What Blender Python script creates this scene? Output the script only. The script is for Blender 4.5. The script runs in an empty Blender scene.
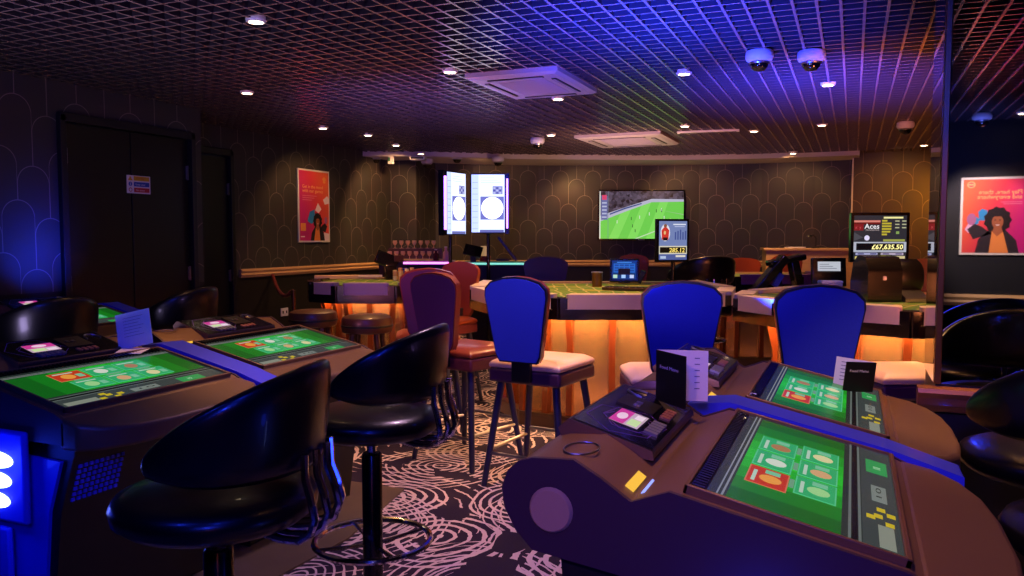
import bpy, math, random
from mathutils import Vector, Matrix
random.seed(7)
PI = math.pi
R = math.radians
sc = bpy.context.scene
COL = sc.collection
YAW = R(23.05)
CEIL = 2.43
CAMZ = 1.33

# ------------------------------------------------------------------ materials
MATS = {}
def srgb(h):
    if isinstance(h, str):
        h = h.lstrip('#'); c = [int(h[i:i+2], 16)/255 for i in (0, 2, 4)]
    else:
        c = list(h)
    return tuple([x/12.92 if x <= .04045 else ((x+.055)/1.055)**2.4 for x in c]) + (1,)

def mat(name, col, rough=.5, metal=0, coat=0, spec=.5, bump=0, bscale=60, var=0, emit=None, es=0):
    if name in MATS: return MATS[name]
    m = bpy.data.materials.new(name); m.use_nodes = True
    nt = m.node_tree; b = nt.nodes['Principled BSDF']
    c = srgb(col)
    b.inputs['Base Color'].default_value = c
    b.inputs['Roughness'].default_value = rough
    b.inputs['Metallic'].default_value = metal
    b.inputs['Coat Weight'].default_value = coat
    b.inputs['Specular IOR Level'].default_value = spec
    if emit:
        b.inputs['Emission Color'].default_value = srgb(emit); b.inputs['Emission Strength'].default_value = es
    if bump or var:
        tc = nt.nodes.new('ShaderNodeTexCoord'); n = nt.nodes.new('ShaderNodeTexNoise')
        n.inputs['Scale'].default_value = bscale; n.inputs['Detail'].default_value = 4
        nt.links.new(tc.outputs['Object'], n.inputs['Vector'])
        if bump:
            bp = nt.nodes.new('ShaderNodeBump'); bp.inputs['Strength'].default_value = bump; bp.inputs['Distance'].default_value = .002
            nt.links.new(n.outputs['Fac'], bp.inputs['Height']); nt.links.new(bp.outputs['Normal'], b.inputs['Normal'])
        if var:
            mx = nt.nodes.new('ShaderNodeMix'); mx.data_type = 'RGBA'
            mx.inputs[6].default_value = tuple(x*(1-var) for x in c[:3])+(1,)
            mx.inputs[7].default_value = tuple(min(1, x*(1+var)) for x in c[:3])+(1,)
            nt.links.new(n.outputs['Fac'], mx.inputs[0]); nt.links.new(mx.outputs[2], b.inputs['Base Color'])
    MATS[name] = m
    return m

def glow(col, s=1.0):
    key = 'screen_%s_%s' % (col, s)
    if key in MATS: return MATS[key]
    m = bpy.data.materials.new(key); m.use_nodes = True
    b = m.node_tree.nodes['Principled BSDF']
    b.inputs['Base Color'].default_value = (.004, .004, .005, 1)
    b.inputs['Roughness'].default_value = .25
    b.inputs['Specular IOR Level'].default_value = .3
    b.inputs['Emission Color'].default_value = srgb(col); b.inputs['Emission Strength'].default_value = s
    MATS[key] = m
    return m

class NB:
    """short hand for math node graphs"""
    def __init__(s, nt): s.nt = nt
    def put(s, sock, v):
        if isinstance(v, (int, float)): sock.default_value = v
        else: s.nt.links.new(v, sock)
    def m(s, op, a, b=None, c=None, clamp=False):
        n = s.nt.nodes.new('ShaderNodeMath'); n.operation = op; n.use_clamp = clamp
        s.put(n.inputs[0], a)
        if b is not None: s.put(n.inputs[1], b)
        if c is not None: s.put(n.inputs[2], c)
        return n.outputs[0]

def mat_wallpaper(name, base, line, arches=True, rough=.55):
    m = bpy.data.materials.new(name); m.use_nodes = True
    nt = m.node_tree; b = nt.nodes['Principled BSDF']; q = NB(nt)
    uv = nt.nodes.new('ShaderNodeUVMap'); uv.uv_map = 'UVMap'
    sx = nt.nodes.new('ShaderNodeSeparateXYZ'); nt.links.new(uv.outputs['UV'], sx.inputs[0])
    u, v = sx.outputs[0], sx.outputs[1]
    W, P, r, lw = .235, .355, .1175, .0060
    def fam(off, voff):
        uu = q.m('ADD', q.m('DIVIDE', u, W), off+200)
        i = q.m('FLOOR', uu)
        du = q.m('ABSOLUTE', q.m('MULTIPLY', q.m('SUBTRACT', q.m('SUBTRACT', uu, i), .5), W))
        par = q.m('MODULO', i, 2)
        arc = q.m('SUBTRACT', r, q.m('SQRT', q.m('MAXIMUM', q.m('SUBTRACT', r*r, q.m('MULTIPLY', du, du)), 1e-6)))
        a = q.m('SUBTRACT', q.m('ADD', q.m('MULTIPLY', par, .12), voff), arc)
        t = q.m('MODULO', q.m('ADD', q.m('SUBTRACT', a, v), 20*P), 2*P)
        slope = q.m('DIVIDE', r, q.m('SQRT', q.m('MAXIMUM', q.m('SUBTRACT', r*r, q.m('MULTIPLY', du, du)), .0009)))
        arcline = q.m('LESS_THAN', t, q.m('MULTIPLY', slope, lw))
        leg = q.m('GREATER_THAN', du, r-lw*.5)
        return t, arcline, leg
    te, ae, le = fam(0, 0.05)
    to, ao, lo = fam(.5, 0.05+P)
    e_own = q.m('LESS_THAN', te, to)
    line_m = q.m('MAXIMUM', q.m('MAXIMUM', ae, ao), q.m('MAXIMUM', q.m('MULTIPLY', le, e_own), q.m('MULTIPLY', lo, q.m('SUBTRACT', 1, e_own))))
    mx = nt.nodes.new('ShaderNodeMix'); mx.data_type = 'RGBA'
    mx.inputs[6].default_value = srgb(base); mx.inputs[7].default_value = srgb(line)
    # plain dark panelling under the dado rail
    up = q.m('GREATER_THAN', v, .95)
    nt.links.new(q.m('MULTIPLY', line_m, up), mx.inputs[0])
    no = nt.nodes.new('ShaderNodeTexNoise'); no.inputs['Scale'].default_value = 3; no.inputs['Detail'].default_value = 5
    nt.links.new(uv.outputs['UV'], no.inputs['Vector'])
    mm = nt.nodes.new('ShaderNodeMix'); mm.data_type = 'RGBA'; mm.blend_type = 'MULTIPLY'; mm.inputs[0].default_value = .5
    nt.links.new(mx.outputs[2], mm.inputs[6]); nt.links.new(no.outputs['Color'], mm.inputs[7])
    m2 = nt.nodes.new('ShaderNodeMix'); m2.data_type = 'RGBA'
    m2.inputs[6].default_value = srgb('#15120f'); nt.links.new(up, m2.inputs[0]); nt.links.new(mm.outputs[2], m2.inputs[7])
    nt.links.new(m2.outputs[2], b.inputs['Base Color'])
    b.inputs['Roughness'].default_value = rough
    return m

def mat_carpet():
    m = bpy.data.materials.new('swirl_carpet'); m.use_nodes = True
    nt = m.node_tree; b = nt.nodes['Principled BSDF']; q = NB(nt)
    tc = nt.nodes.new('ShaderNodeTexCoord')
    # warp
    wn = nt.nodes.new('ShaderNodeTexNoise'); wn.inputs['Scale'].default_value = 1.6; wn.inputs['Detail'].default_value = 2
    nt.links.new(tc.outputs['Object'], wn.inputs['Vector'])
    vm = nt.nodes.new('ShaderNodeVectorMath'); vm.operation = 'SCALE'; vm.inputs[3].default_value = .16
    nt.links.new(wn.outputs['Color'], vm.inputs[0])
    va = nt.nodes.new('ShaderNodeVectorMath'); va.operation = 'ADD'
    nt.links.new(tc.outputs['Object'], va.inputs[0]); nt.links.new(vm.outputs[0], va.inputs[1])
    fl = nt.nodes.new('ShaderNodeVectorMath'); fl.operation = 'MULTIPLY'; fl.inputs[1].default_value = (1, 1, 0)
    nt.links.new(va.outputs[0], fl.inputs[0])
    fine = nt.nodes.new('ShaderNodeTexNoise'); fine.inputs['Scale'].default_value = 22; fine.inputs['Detail'].default_value = 3
    nt.links.new(tc.outputs['Object'], fine.inputs['Vector'])
    mid = nt.nodes.new('ShaderNodeTexNoise'); mid.inputs['Scale'].default_value = 3.4; mid.inputs['Detail'].default_value = 1
    nt.links.new(tc.outputs['Object'], mid.inputs['Vector'])
    def rings(scale, freq, thr, off, mlo, rmax):
        mp = nt.nodes.new('ShaderNodeVectorMath'); mp.operation = 'ADD'; mp.inputs[1].default_value = off
        nt.links.new(fl.outputs[0], mp.inputs[0])
        vo = nt.nodes.new('ShaderNodeTexVoronoi'); vo.voronoi_dimensions = '2D'; vo.inputs['Scale'].default_value = scale
        vo.inputs['Randomness'].default_value = .75
        nt.links.new(mp.outputs[0], vo.inputs['Vector'])
        rc = nt.nodes.new('ShaderNodeSeparateColor'); nt.links.new(vo.outputs['Color'], rc.inputs[0])
        d = q.m('DIVIDE', vo.outputs['Distance'], scale)
        f = q.m('ADD', freq, q.m('MULTIPLY', rc.outputs[0], freq*.8))
        s = q.m('SINE', q.m('ADD', q.m('MULTIPLY', d, f), q.m('MULTIPLY', fine.outputs['Fac'], 2.0)))
        on = q.m('GREATER_THAN', s, q.m('ADD', thr, q.m('MULTIPLY', q.m('SUBTRACT', mid.outputs['Fac'], .5), 1.6)))
        cut = q.m('GREATER_THAN', q.m('SUBTRACT', mid.outputs['Fac'], q.m('MULTIPLY', rc.outputs[1], .10)), mlo)
        return q.m('MULTIPLY', q.m('MULTIPLY', on, cut), q.m('LESS_THAN', d, rmax))
    a = rings(1.45, 88, .40, (0.3, .1, 0), .30, .33)
    c = rings(1.2, 120, .62, (3.1, 7.7, 0), .36, .42)
    e = rings(.45, 60, .86, (5.3, 2.2, 0), .40, 3)
    pat = q.m('MAXIMUM', q.m('MAXIMUM', a, c), e)
    mx = nt.nodes.new('ShaderNodeMix'); mx.data_type = 'RGBA'
    mx.inputs[6].default_value = srgb('#2a2236'); mx.inputs[7].default_value = srgb('#c8b4b8')
    nt.links.new(pat, mx.inputs[0])
    nt.links.new(mx.outputs[2], b.inputs['Base Color'])
    b.inputs['Roughness'].default_value = .95; b.inputs['Specular IOR Level'].default_value = .1
    bp = nt.nodes.new('ShaderNodeBump'); bp.inputs['Strength'].default_value = .4; bp.inputs['Distance'].default_value = .004
    f2 = nt.nodes.new('ShaderNodeTexNoise'); f2.inputs['Scale'].default_value = 260
    nt.links.new(tc.outputs['Object'], f2.inputs['Vector'])
    nt.links.new(f2.outputs['Fac'], bp.inputs['Height']); nt.links.new(bp.outputs['Normal'], b.inputs['Normal'])
    return m

def mat_felt():
    m = bpy.data.materials.new('printed_felt'); m.use_nodes = True
    nt = m.node_tree; b = nt.nodes['Principled BSDF']; q = NB(nt)
    tc = nt.nodes.new('ShaderNodeTexCoord')
    n = nt.nodes.new('ShaderNodeTexNoise'); n.inputs['Scale'].default_value = 5; n.inputs['Detail'].default_value = 1
    nt.links.new(tc.outputs['Object'], n.inputs['Vector'])
    ramp = nt.nodes.new('ShaderNodeValToRGB')
    e = ramp.color_ramp.elements
    e[0].position = .40; e[0].color = srgb('#5d7a30')
    e[1].position = .62; e[1].color = srgb('#8d8f3a')
    x = e.new(.55); x.color = srgb('#4c7440')
    nt.links.new(n.outputs['Fac'], ramp.inputs[0])
    w = nt.nodes.new('ShaderNodeTexWave'); w.inputs['Scale'].default_value = 3.2; w.inputs['Distortion'].default_value = 3
    w.inputs['Detail'].default_value = 1
    nt.links.new(tc.outputs['Object'], w.inputs['Vector'])
    mx = nt.nodes.new('ShaderNodeMix'); mx.data_type = 'RGBA'
    nt.links.new(q.m('MULTIPLY', q.m('GREATER_THAN', w.outputs['Fac'], .95), .35), mx.inputs[0])
    nt.links.new(ramp.outputs[0], mx.inputs[6]); mx.inputs[7].default_value = srgb('#d8c690')
    nt.links.new(mx.outputs[2], b.inputs['Base Color']); b.inputs['Roughness'].default_value = .9
    b.inputs['Specular IOR Level'].default_value = .15
    return m

def mat_wood(name, c1, c2, rough=.35, sc_=(2, 2, 22), coat=.2):
    if name in MATS: return MATS[name]
    m = bpy.data.materials.new(name); m.use_nodes = True
    nt = m.node_tree; b = nt.nodes['Principled BSDF']
    tc = nt.nodes.new('ShaderNodeTexCoord'); mp = nt.nodes.new('ShaderNodeMapping'); mp.inputs['Scale'].default_value = sc_
    n = nt.nodes.new('ShaderNodeTexNoise'); n.inputs['Scale'].default_value = 2.5; n.inputs['Detail'].default_value = 6
    nt.links.new(tc.outputs['Object'], mp.inputs[0]); nt.links.new(mp.outputs[0], n.inputs['Vector'])
    mx = nt.nodes.new('ShaderNodeMix'); mx.data_type = 'RGBA'
    mx.inputs[6].default_value = srgb(c1); mx.inputs[7].default_value = srgb(c2)
    nt.links.new(n.outputs['Fac'], mx.inputs[0]); nt.links.new(mx.outputs[2], b.inputs['Base Color'])
    b.inputs['Roughness'].default_value = rough; b.inputs['Coat Weight'].default_value = coat
    MATS[name] = m
    return m

M_paper = mat_wallpaper('arch_wallpaper', '#413d3a', '#8c8376')
M_paperc = mat_wallpaper('arch_wallpaper_column', '#4c3d24', '#8f7a52')
M_carpet = mat_carpet()
M_felt = mat_felt()
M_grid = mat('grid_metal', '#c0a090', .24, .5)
M_gside_shade = mat('grid_side_shade', '#3c3840', .4, .4)
M_ac = mat('ac_plastic', '#a9a2a4', .45)
M_black = mat('black_paint', '#0b0b0e', .5)
M_void = mat('plenum_black', '#0c0c10', .9, var=.4, bscale=3)
M_navy = mat('dark_wall_paint', '#0d0e16', .6, var=.2, bscale=5)
M_door = mat('dark_door_laminate', '#08080b', .42, bump=.1)
M_doorf = mat('dark_door_frame', '#10111a', .45)
M_oak = mat_wood('light_oak', '#b98f5c', '#d6b07a', sc_=(3, 3, 30))
M_dwood = mat_wood('walnut', '#3a2112', '#5c3821', .3)
M_rwood = mat_wood('red_wood', '#6e2c12', '#9a4a1e', .22, (14, 14, 1.5), .5)
M_ledge = mat_wood('copper_wood', '#7a4c28', '#a87040', .3, (3, 3, 20))
M_plaster = mat('white_plaster', '#c9c3bb', .7, bump=.05)
M_white = mat('white_plastic', '#d9d9de', .4)
M_gwhite = mat('white_enamel', '#e6e2da', .35)
M_chrome = mat('chrome', '#d8d8dc', .12, 1)
M_steel = mat('brushed_steel', '#a9a9b0', .3, 1)
M_brass = mat('brass_edge', '#7d5a38', .3, .9)
M_leather = mat('black_leather', '#08080a', .3, spec=.35, bump=.15, bscale=180, coat=.12)
M_leatherin = mat('dark_olive_leather', '#3b3016', .3, bump=.15, bscale=180, coat=.3)
M_bluelit_back = mat('bluelit_back', '#1c34c4', .85, bump=.5, bscale=260, var=.12)  # blue light on the red leather chair backs, painted into the colour
M_redlea = mat('oxblood_leather', '#8c3a22', .36, bump=.15, bscale=150, coat=.15)
M_darkred = mat('dark_brown_leather', '#4a2a1a', .4, bump=.15, bscale=150, coat=.15)
M_purple = mat('purple_vinyl', '#5a2b70', .45, bump=.1)
M_cream = mat('cream_vinyl', '#d8c6ae', .42, bump=.1, bscale=120)
M_legwood = mat('lacquered_leg', '#2a2844', .4)
M_speak = mat('speaker_mesh', '#a88a6c', .6, bump=.6, bscale=900)
M_bronze = mat('bronze_plastic', '#70563c', .42, .3, bump=.2, bscale=400)
M_dbronze = mat('dark_bronze_plastic', '#2a2130', .4, .3, bump=.15, bscale=400)
M_side = mat('terminal_side_laminate', '#382634', .5, .1, bump=.1, bscale=300)
M_blueplas = mat('blue_acrylic', '#2234e4', .5, coat=.15)
M_gloss = mat('gloss_black', '#07070a', .22, coat=.25)
M_ped = mat('pedestal_laminate', '#0a0a10', .5)
M_glassfr = mat('screen_bezel', '#0a0a0d', .3)
M_mirror = mat('mirror_glass', '#c9c9cc', .015, 1)
M_goldmir = mat('gold_mirror', '#f0b878', .17, .75)
M_vinylfl = mat('tan_vinyl_floor', '#5a4c3e', .5, var=.2, bscale=8)
M_paperw = mat('white_card', '#e8e8f2', .7)
M_redrope = mat('red_velvet', '#6a1418', .8)
M_concrete = mat('black_fascia', '#101014', .6)
M_glass = mat('clear_glass', '#e6e0dd', .06, coat=.3)
M_dglass = mat('dark_dome_glass', '#08080c', .06, coat=1)

# ------------------------------------------------------------------ mesh builder
class MB:
    def __init__(s): s.v = []; s.f = []; s.mi = []; s.mats = []; s.uv = {}; s.M = Matrix.Identity(4)
    def midx(s, m):
        if m not in s.mats: s.mats.append(m)
        return s.mats.index(m)
    def add(s, vs, fs, m):
        o = len(s.v); k = s.midx(m)
        s.v += [tuple(s.M @ Vector(p)) for p in vs]
        s.f += [tuple(i+o for i in f) for f in fs]; s.mi += [k]*len(fs)
        return s
    def box(s, c, d, m, rot=None):
        hx, hy, hz = d[0]/2, d[1]/2, d[2]/2
        vs = [Vector((x, y, z)) for x in (-hx, hx) for y in (-hy, hy) for z in (-hz, hz)]
        if rot is not None: vs = [rot @ p for p in vs]
        vs = [p+Vector(c) for p in vs]
        return s.add(vs, [(0, 1, 3, 2), (4, 6, 7, 5), (0, 4, 5, 1), (2, 3, 7, 6), (0, 2, 6, 4), (1, 5, 7, 3)], m)
    def prism(s, poly, a0, a1, m, axis='y', mcap=None):
        """poly of 2D points; extruded along axis from a0 to a1"""
        n = len(poly)
        def P(p, a):
            return {'y': (p[0], a, p[1]), 'x': (a, p[0], p[1]), 'z': (p[0], p[1], a)}[axis]
        vs = [P(p, a0) for p in poly]+[P(p, a1) for p in poly]
        s.add(vs, [(i, (i+1) % n, n+(i+1) % n, n+i) for i in range(n)], m)
        s.add(vs, [tuple(range(n-1, -1, -1)), tuple(range(n, 2*n))], mcap or m)
        return s
    def lathe(s, prof, m, seg=24, c=(0, 0, 0), a0=0, a1=2*PI, axis='z'):
        full = abs(a1-a0-2*PI) < 1e-6
        n = seg if full else seg+1
        vs = []
        for (r, z) in prof:
            for i in range(n):
                a = a0+(a1-a0)*i/seg
                p = (r*math.cos(a), r*math.sin(a), z)
                if axis == 'y': p = (p[0], p[2], p[1])
                if axis == 'x': p = (p[2], p[0], p[1])
                vs.append((c[0]+p[0], c[1]+p[1], c[2]+p[2]))
        fs = []
        for j in range(len(prof)-1):
            for i in range(seg):
                i2 = (i+1) % n
                fs.append((j*n+i, j*n+i2, (j+1)*n+i2, (j+1)*n+i))
        if full:
            if prof[0][0] > 1e-6: fs.append(tuple(range(n-1, -1, -1)))
            if prof[-1][0] > 1e-6: fs.append(tuple((len(prof)-1)*n+i for i in range(n)))
        return s.add(vs, fs, m)
    def tube(s, pts, r, m, seg=8, closed=False):
        pts = [Vector(p) for p in pts]; n = len(pts)
        rr = r if isinstance(r, (list, tuple)) else [r]*n
        vs = []; prev = None
        for i, p in enumerate(pts):
            if closed: t = pts[(i+1) % n]-pts[i-1]
            else: t = pts[min(i+1, n-1)]-pts[max(i-1, 0)]
            t.normalize()
            up = Vector((0, 0, 1)) if abs(t.z) < .95 else Vector((1, 0, 0))
            if prev is not None:
                a = prev-t*prev.dot(t)
                a = a.normalized() if a.length > 1e-4 else t.cross(up).normalized()
            else: a = t.cross(up).normalized()
            prev = a; b = t.cross(a)
            for k in range(seg):
                w = 2*PI*k/seg
                vs.append(p+(a*math.cos(w)+b*math.sin(w))*rr[i])
        fs = []
        for i in range(n if closed else n-1):
            j = (i+1) % n
            for k in range(seg):
                k2 = (k+1) % seg
                fs.append((i*seg+k, i*seg+k2, j*seg+k2, j*seg+k))
        if not closed:
            fs.append(tuple(range(seg-1, -1, -1))); fs.append(tuple((n-1)*seg+k for k in range(seg)))
        return s.add(vs, fs, m)
    def quad(s, pts, m): return s.add(pts, [tuple(range(len(pts)))], m)
    def build(s, name, parent=None, smooth=False, bevel=0, bseg=2, subsurf=0, M=None):
        me = bpy.data.meshes.new(name)
        me.from_pydata([tuple(p) for p in s.v], [], s.f)
        for m in s.mats: me.materials.append(m)
        me.polygons.foreach_set('material_index', s.mi)
        if s.uv:
            l = me.uv_layers.new(name='UVMap')
            for pi, uvs in s.uv.items():
                for k, li in enumerate(me.polygons[pi].loop_indices): l.data[li].uv = uvs[k]
        if smooth:
            me.polygons.foreach_set('use_smooth', [True]*len(me.polygons))
        me.update()
        o = bpy.data.objects.new(name, me); COL.objects.link(o)
        if smooth and smooth != 'all':
            try: me.set_sharp_from_angle(angle=R(42))
            except Exception: pass
        if bevel:
            b = o.modifiers.new('bevel', 'BEVEL'); b.width = bevel; b.segments = bseg; b.limit_method = 'ANGLE'; b.angle_limit = R(35)
            b.harden_normals = False
            me.polygons.foreach_set('use_smooth', [True]*len(me.polygons))
            try: me.set_sharp_from_angle(angle=R(60))
            except Exception: pass
        if subsurf:
            u = o.modifiers.new('sub', 'SUBSURF'); u.levels = subsurf; u.render_levels = subsurf
        if parent is not None: o.parent = parent
        if M is not None: o.matrix_basis = M
        return o

def tag(o, label=None, cat=None, group=None, kind=None):
    if label: o['label'] = label
    if cat: o['category'] = cat
    if group: o['group'] = group
    if kind: o['kind'] = kind
    return o
def thing(name, label, cat, loc=(0, 0, 0), rz=0, group=None, rot=None):
    o = bpy.data.objects.new(name, None); COL.objects.link(o)
    o.location = loc; o.rotation_euler = rot if rot else (0, 0, rz); o.empty_display_size = .1
    return tag(o, label, cat, group)
def struct(o): o['kind'] = 'structure'; return o
def copy_tree(o, parent=None, hide=()):
    c = o.copy(); COL.objects.link(c)
    if parent is not None: c.parent = parent
    for ch in list(o.children):
        if ch.name.split('.')[0] in hide: continue
        copy_tree(ch, c)
    return c
def dup(o, label, loc, rz=None, group=None, hide=()):
    c = copy_tree(o, None, hide); c.location = loc
    if rz is not None: c.rotation_euler = (0, 0, rz)
    c['label'] = label
    if group: c['group'] = group
    return c

_tcache = {}
def text_geo(body, size=1.0, bold=0, shear=0):
    key = (body, bold, shear)
    if key not in _tcache:
        cu = bpy.data.curves.new('t', 'FONT'); cu.body = body; cu.size = 1; cu.align_x = 'LEFT'; cu.offset = bold; cu.shear = shear
        cu.resolution_u = 2
        o = bpy.data.objects.new('t', cu); COL.objects.link(o)
        bpy.context.view_layer.update()
        me = bpy.data.meshes.new_from_object(o.evaluated_get(bpy.context.evaluated_depsgraph_get()))
        _tcache[key] = ([tuple(v.co) for v in me.vertices], [tuple(p.vertices) for p in me.polygons])
        bpy.data.objects.remove(o); bpy.data.curves.remove(cu); bpy.data.meshes.remove(me)
    vs, fs = _tcache[key]
    return [(x*size, y*size) for x, y, z in vs], fs

class Flat:
    """a graphic laid on a flat sheet: u to the right, v up, each layer lying a hair above the last"""
    def __init__(s, mb, origin, U, V, step=.0004):
        s.mb = mb; s.o = Vector(origin); s.U = Vector(U).normalized(); s.V = Vector(V).normalized(); s.N = s.U.cross(s.V); s.k = 0; s.step = step
    def P(s, u, v): return tuple(s.o+s.U*u+s.V*v+s.N*(s.k*s.step))
    def poly(s, pts, m, layer=None):
        if layer is not None: s.k = layer
        s.mb.quad([s.P(*p) for p in pts], m); return s
    def rect(s, u0, v0, u1, v1, m, layer=None): return s.poly([(u0, v0), (u1, v0), (u1, v1), (u0, v1)], m, layer)
    def disc(s, u, v, ru, rv, m, layer=None, n=24): return s.poly([(u+ru*math.cos(2*PI*i/n), v+rv*math.sin(2*PI*i/n)) for i in range(n)], m, layer)
    def text(s, t, u, v, size, m, layer=None, bold=0, shear=0, width=None):
        if layer is not None: s.k = layer
        vs, fs = text_geo(t, size, bold, shear)
        k = 1
        if width and vs:
            w = max(p[0] for p in vs); k = width/w
        s.mb.add([s.P(u+x*k, v+y) for x, y in vs], fs, m); return s

# ------------------------------------------------------------------ camera
cam = bpy.data.cameras.new('camera'); cam.sensor_width = 36; cam.lens = 28.125; cam.clip_start = .02
co = bpy.data.objects.new('camera', cam); COL.objects.link(co)
co.location = (0, 0, CAMZ); co.rotation_euler = (R(90)-math.atan(50/800), 0, YAW)
sc.camera = co
_p = math.atan(50/800)
FV = Vector((-math.sin(YAW)*math.cos(_p), math.cos(YAW)*math.cos(_p), -math.sin(_p)))
RV = Vector((math.cos(YAW), math.sin(YAW), 0)); UV_ = RV.cross(FV)
def ray(px, py): return FV+RV*((px-512)/800)+UV_*((288-py)/800)
def atZ(px, py, z):
    d = ray(px, py); return Vector((0, 0, CAMZ))+d*((z-CAMZ)/d.z)
def atD(px, py, dd): return Vector((0, 0, CAMZ))+ray(px, py)*dd

# ------------------------------------------------------------------ room shell
def wall(name, pts, z0, z1, m, th=.1, uoff=0):
    """vertical wall along a polyline (room side to the right of travel), with thickness to the left"""
    mb = MB(); u = uoff; k = mb.midx(m)
    for (a, b) in zip(pts[:-1], pts[1:]):
        a = Vector((a[0], a[1])); b = Vector((b[0], b[1])); L = (b-a).length
        t = (b-a).normalized(); n = Vector((-t.y, t.x))*(th if L > .1 else .001)
        vs = [(a.x, a.y, z0), (b.x, b.y, z0), (b.x, b.y, z1), (a.x, a.y, z1),
              (a.x+n.x, a.y+n.y, z0), (b.x+n.x, b.y+n.y, z0), (b.x+n.x, b.y+n.y, z1), (a.x+n.x, a.y+n.y, z1)]
        fi = len(mb.f)
        mb.add(vs, [(0, 1, 2, 3), (5, 4, 7, 6), (3, 2, 6, 7), (1, 0, 4, 5), (0, 3, 7, 4), (2, 1, 5, 6)], m)
        uvq = [(u, z0), (u+L, z0), (u+L, z1), (u, z1)]
        mb.uv[fi] = uvq
        for q in range(1, 6): mb.uv[fi+q] = [(0, 0)]*4
        u += L
    return struct(mb.build(name))
ZT = 2.75
YB = -2.3
XR = 1.9
fl = MB(); fl.box((-2.1, 4.8, -.05), (9.0, 14.8, .1), M_carpet); struct(fl.build('floor'))
cl = MB(); cl.box((-2.1, 4.8, ZT+.05), (9.0, 14.8, .1), M_void); struct(cl.build('ceiling'))
wall('wall_left', [(-5.2, YB), (-5.2, 4.0), ], 0, ZT, M_paper)
# the wall around the double door: over it, and the piece past it with its return
wall('wall_left', [(-5.2, 4.0), (-5.2, 5.26)], 2.22, ZT, M_paper, uoff=6.3)
wall('wall_left', [(-5.2, 5.26), (-5.2, 5.36), (-5.8, 5.361), (-5.8, 5.5)], 0, ZT, M_paper, uoff=7.5)
wall('wall_left', [(-5.8, 5.5), (-5.8, 6.4)], 2.22, ZT, M_paper, uoff=8.3)
wall('wall_left', [(-5.8, 6.4), (-5.8, 9.4), (-5.42, 9.45)], 0, ZT, M_paper, uoff=9.2)
BACK = [(-5.42, 9.45), (-5.40, 9.95), (-5.0, 10.33), (-4.2, 10.85), (-3.37, 11.22), (-2.7, 11.50), (-2.05, 11.68), (-1.2, 11.78), (-.5, 11.78), (.05, 11.7)]
wall('wall_back', BACK, 0, ZT, M_paper, uoff=12.6)
wall('wall_back', [(-.02, 11.74), (-.02, 11.47), (-.0201, 11.45), (1.03, 11.45), (1.03, 11.75), (XR, 11.75)], 0, ZT, M_paperc, uoff=.18)
wall('wall_right', [(XR, 11.75), (XR, YB)], 0, ZT, M_navy)
wall('wall_front', [(XR, YB), (-5.2, YB)], 0, ZT, M_navy)

# tan vinyl under the left hand terminals
v = MB(); v.prism([(-3.4, 1.2), (-2.10, 1.2), (-2.02, 2.9), (-2.15, 3.6), (-3.4, 3.6)], 0, .008, M_vinylfl, 'z'); struct(v.build('floor'))

# open cell grid ceiling
g = MB()
def blade(c, d):         # bronze blade, shade on its sides painted in as a darker colour
    g.box(c, d, M_gside_shade)
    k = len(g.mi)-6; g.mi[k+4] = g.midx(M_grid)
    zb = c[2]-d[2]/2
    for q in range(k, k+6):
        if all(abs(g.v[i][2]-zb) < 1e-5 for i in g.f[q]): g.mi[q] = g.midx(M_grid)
        else: g.mi[q] = g.midx(M_gside_shade)
gx0, gx1, gy0 = -5.8, XR, YB
def front_y(x):          # where the grid stops in front of the plaster border
    pts = [(-5.8, 8.75), (-5.0, 9.12), (-4.2, 9.80), (-3.37, 10.25), (-2.7, 10.6), (-2.05, 10.85), (-1.2, 11.05), (-.5, 11.1), (.05, 11.1), (.06, 11.44), (1.02, 11.44), (1.03, 11.1), (XR+.1, 11.1)]
    for (a, b) in zip(pts[:-1], pts[1:]):
        if a[0] <= x <= b[0]: return a[1]+(b[1]-a[1])*(x-a[0])/(b[0]-a[0])
    return 11.1
BH, BT, P_ = .042, .0135, .105
x = gx0+.05
while x < gx1:
    y0 = gy0 if x > -5.2 else 5.37
    y1 = front_y(x)
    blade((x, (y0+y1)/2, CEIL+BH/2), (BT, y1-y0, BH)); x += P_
y = gy0+.05
while y < 11.1:
    xa = -5.2 if y < 5.37 else -5.8
    # find x range where front_y(x) > y
    xs = [gx0+i*.05 for i in range(int((gx1-gx0)/.05)+1) if gx0+i*.05 >= xa and front_y(gx0+i*.05) > y]
    if xs:
        a, b = min(xs), gx1
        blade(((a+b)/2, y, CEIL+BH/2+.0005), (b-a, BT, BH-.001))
    y += P_
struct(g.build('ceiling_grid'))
# plaster border over the back wall
s = MB()
fr = [(-5.8, 8.75), (-5.0, 9.12), (-4.2, 9.80), (-3.37, 10.25), (-2.7, 10.6), (-2.05, 10.85), (-1.2, 11.05), (-.5, 11.1), (.05, 11.1)]
bk = [(-5.8, 9.40), (-5.42, 9.97), (-5.0, 10.35), (-4.2, 10.87), (-3.37, 11.24), (-2.6, 11.55), (-2.05, 11.70), (-1.2, 11.8), (.05, 11.8)]
for i in range(len(fr)-1):
    a, b, c, d = fr[i], fr[i+1], bk[i+1], bk[i]
    zz, zt = CEIL-.055, CEIL+.1
    s.add([(a[0], a[1], zz), (b[0], b[1], zz), (c[0], c[1], zz), (d[0], d[1], zz), (a[0], a[1], zt), (b[0], b[1], zt), (c[0], c[1], zt), (d[0], d[1], zt)],
          [(3, 2, 1, 0), (4, 5, 6, 7), (0, 1, 5, 4), (2, 3, 7, 6), (1, 2, 6, 5), (3, 0, 4, 7)], M_plaster)
struct(s.build('ceiling_border'))

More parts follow.
